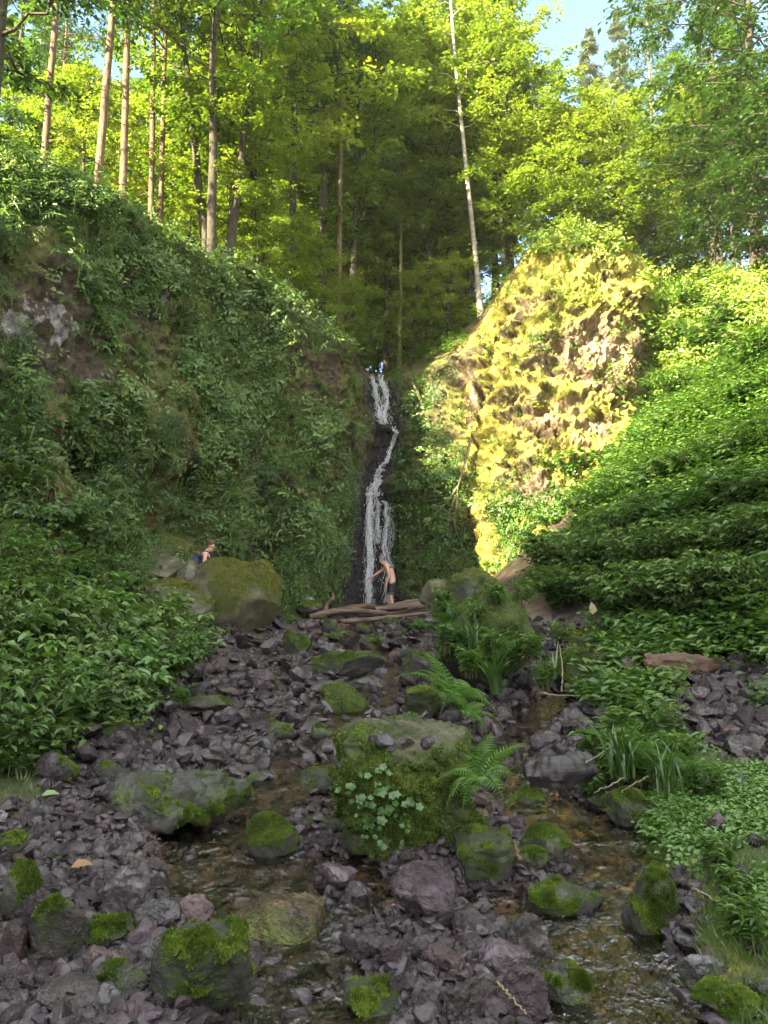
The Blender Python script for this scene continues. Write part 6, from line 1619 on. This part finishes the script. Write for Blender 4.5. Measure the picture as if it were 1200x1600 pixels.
JT = {'p': (0, 0, .93, .13), 'w': (.015, 0, 1.05, .117), 'b': (.03, 0, 1.15, .127), 'c': (.05, 0, 1.27, .138), 'k': (.06, 0, 1.35, .10), 'sa': (.055, .12, 1.36, .062), 'sb': (.055, -.12, 1.36, .062)}
obj('tank_top', skin_mesh('tank_top', JT, [('p', 'w'), ('w', 'b'), ('b', 'c'), ('c', 'k'), ('k', 'sa'), ('k', 'sb')], 'c', M['top_dark']), woman)
JP = {'p': (0, 0, .93, .135)}; EP = []
for s, dx in ((-1, .12), (1, -.12)):
    chain(JP, EP, 'p', [(0, s * .095, .86, .112), (dx * .5, s * .10, .68, .096), (dx, s * .10, .47, .07), (dx - .03, s * .10, .31, .066), (dx - .05, s * .10, .12, .052)], 'l%d' % s)
obj('trousers', skin_mesh('trousers', JP, EP, 'p', M['trousers']), woman)
# rucksack
V, F = ico(4); V = V / (np.abs(V) ** 4).sum(1, keepdims=True) ** .25; V = V * np.array([.13, .15, .22]); V[:, 0] -= .03 * (V[:, 2] < -.02); V = V + fbm(V, 9, 3, 4)[:, None] * .012
pack = thing('backpack', 'blue rucksack on the back of the woman behind the boulder', 'backpack', (wp_[0] - .12 * hs - .205 * hs, wp_[1], fw + 1.09 * hs), (0, .1, 0), None, hs)
obj('bag', mesh_np('bag', V, F, M['pack_blue']), pack)
V2, F2 = ico(3); V2 = V2 / (np.abs(V2) ** 4).sum(1, keepdims=True) ** .25 * np.array([.05, .12, .09]); obj('pocket', mesh_np('pocket', V2 + np.array([-.15, 0, -.07]), F2, M['pack_blue']), pack)
for s in (-1, 1):
    c = smooth_path(np.array([(.08, s * .09, .20), (.2, s * .10, .26), (.335, s * .10, .19), (.36, s * .115, .0), (.2, s * .15, -.14), (.08, s * .11, -.17)]), 24)
    V, F = tube(c, .017, 6); obj('strap', mesh_np('strap', V, F, M['top_dark']), pack)
# clothes left on rocks
def crumple(px, py, d, wpx, hpx, mat, label, seed):
    n = 34; u, v = np.meshgrid(np.linspace(-1, 1, n), np.linspace(-1, 1, n), indexing='ij'); p = P(px, py, d); s = d / FPX
    q = np.column_stack([u.ravel(), v.ravel(), 0 * u.ravel()]); rr = np.linalg.norm(q, axis=1)
    z = hpx * s * (np.clip(1 - rr * .75, 0, 1) + .45 * np.abs(fbm(q, 2.2, 3, seed)) + .1 * fbm(q, 7, 2, seed))
    V = np.column_stack([q[:, 0] * wpx * s * .5 * (1 + .25 * fbm(q, 1.5, 2, seed + 1)), q[:, 1] * wpx * s * .35, z - .35 * hpx * s * rr])
    lo = V - np.array([0, 0, .012]); F = grid_faces(n, n); b_ = Bag(); b_.add(np.vstack([V, lo]), np.vstack([F, F[:, ::-1] + n * n]))
    tag(obj('garment', b_.mesh('garment', M[mat]), None, p), label, 'clothing')
crumple(377, 893, 15.6, 30, 5, 'cloth_pale', 'crumpled lilac garment lying on the huge rounded boulder', 3)
crumple(480, 937, 19.9, 22, 5, 'cloth_blue', 'pale blue cloth spread on the mossy rock behind the logs', 6)
V, F = rock_np(333, (.5, .4, .3), 4); me, *_ = rock_mesh('rock', V, F, M['stone_dark'], -.5, seed=4); tag(obj('rock', me, None, P(495, 945, 21)), 'dark smooth rock behind the pale blue cloth', 'rock')
# ================================================================== AIR
bm = bmesh.new(); bmesh.ops.create_cube(bm, size=1.0)
for v in bm.verts: v.co = Vector((v.co.x * 230, v.co.y * 230, 0)) + Vector((0, 15, -2.0 if v.co.z < 0 else 43.0))
me = bpy.data.meshes.new('haze'); bm.to_mesh(me); bm.free()
g = NT('haze'); pv = g.n('VolumePrincipled'); pv.inputs['Color'].default_value = (1, .97, .86, 1); pv.inputs['Density'].default_value = .00045; pv.inputs['Anisotropy'].default_value = 0.0
g.l(pv.outputs[0], g.out.inputs['Volume']); me.materials.append(g.m)
hz = obj('haze', me); hz['kind'] = 'stuff'; hz['label'] = 'thin bright haze filling the sunlit glen'
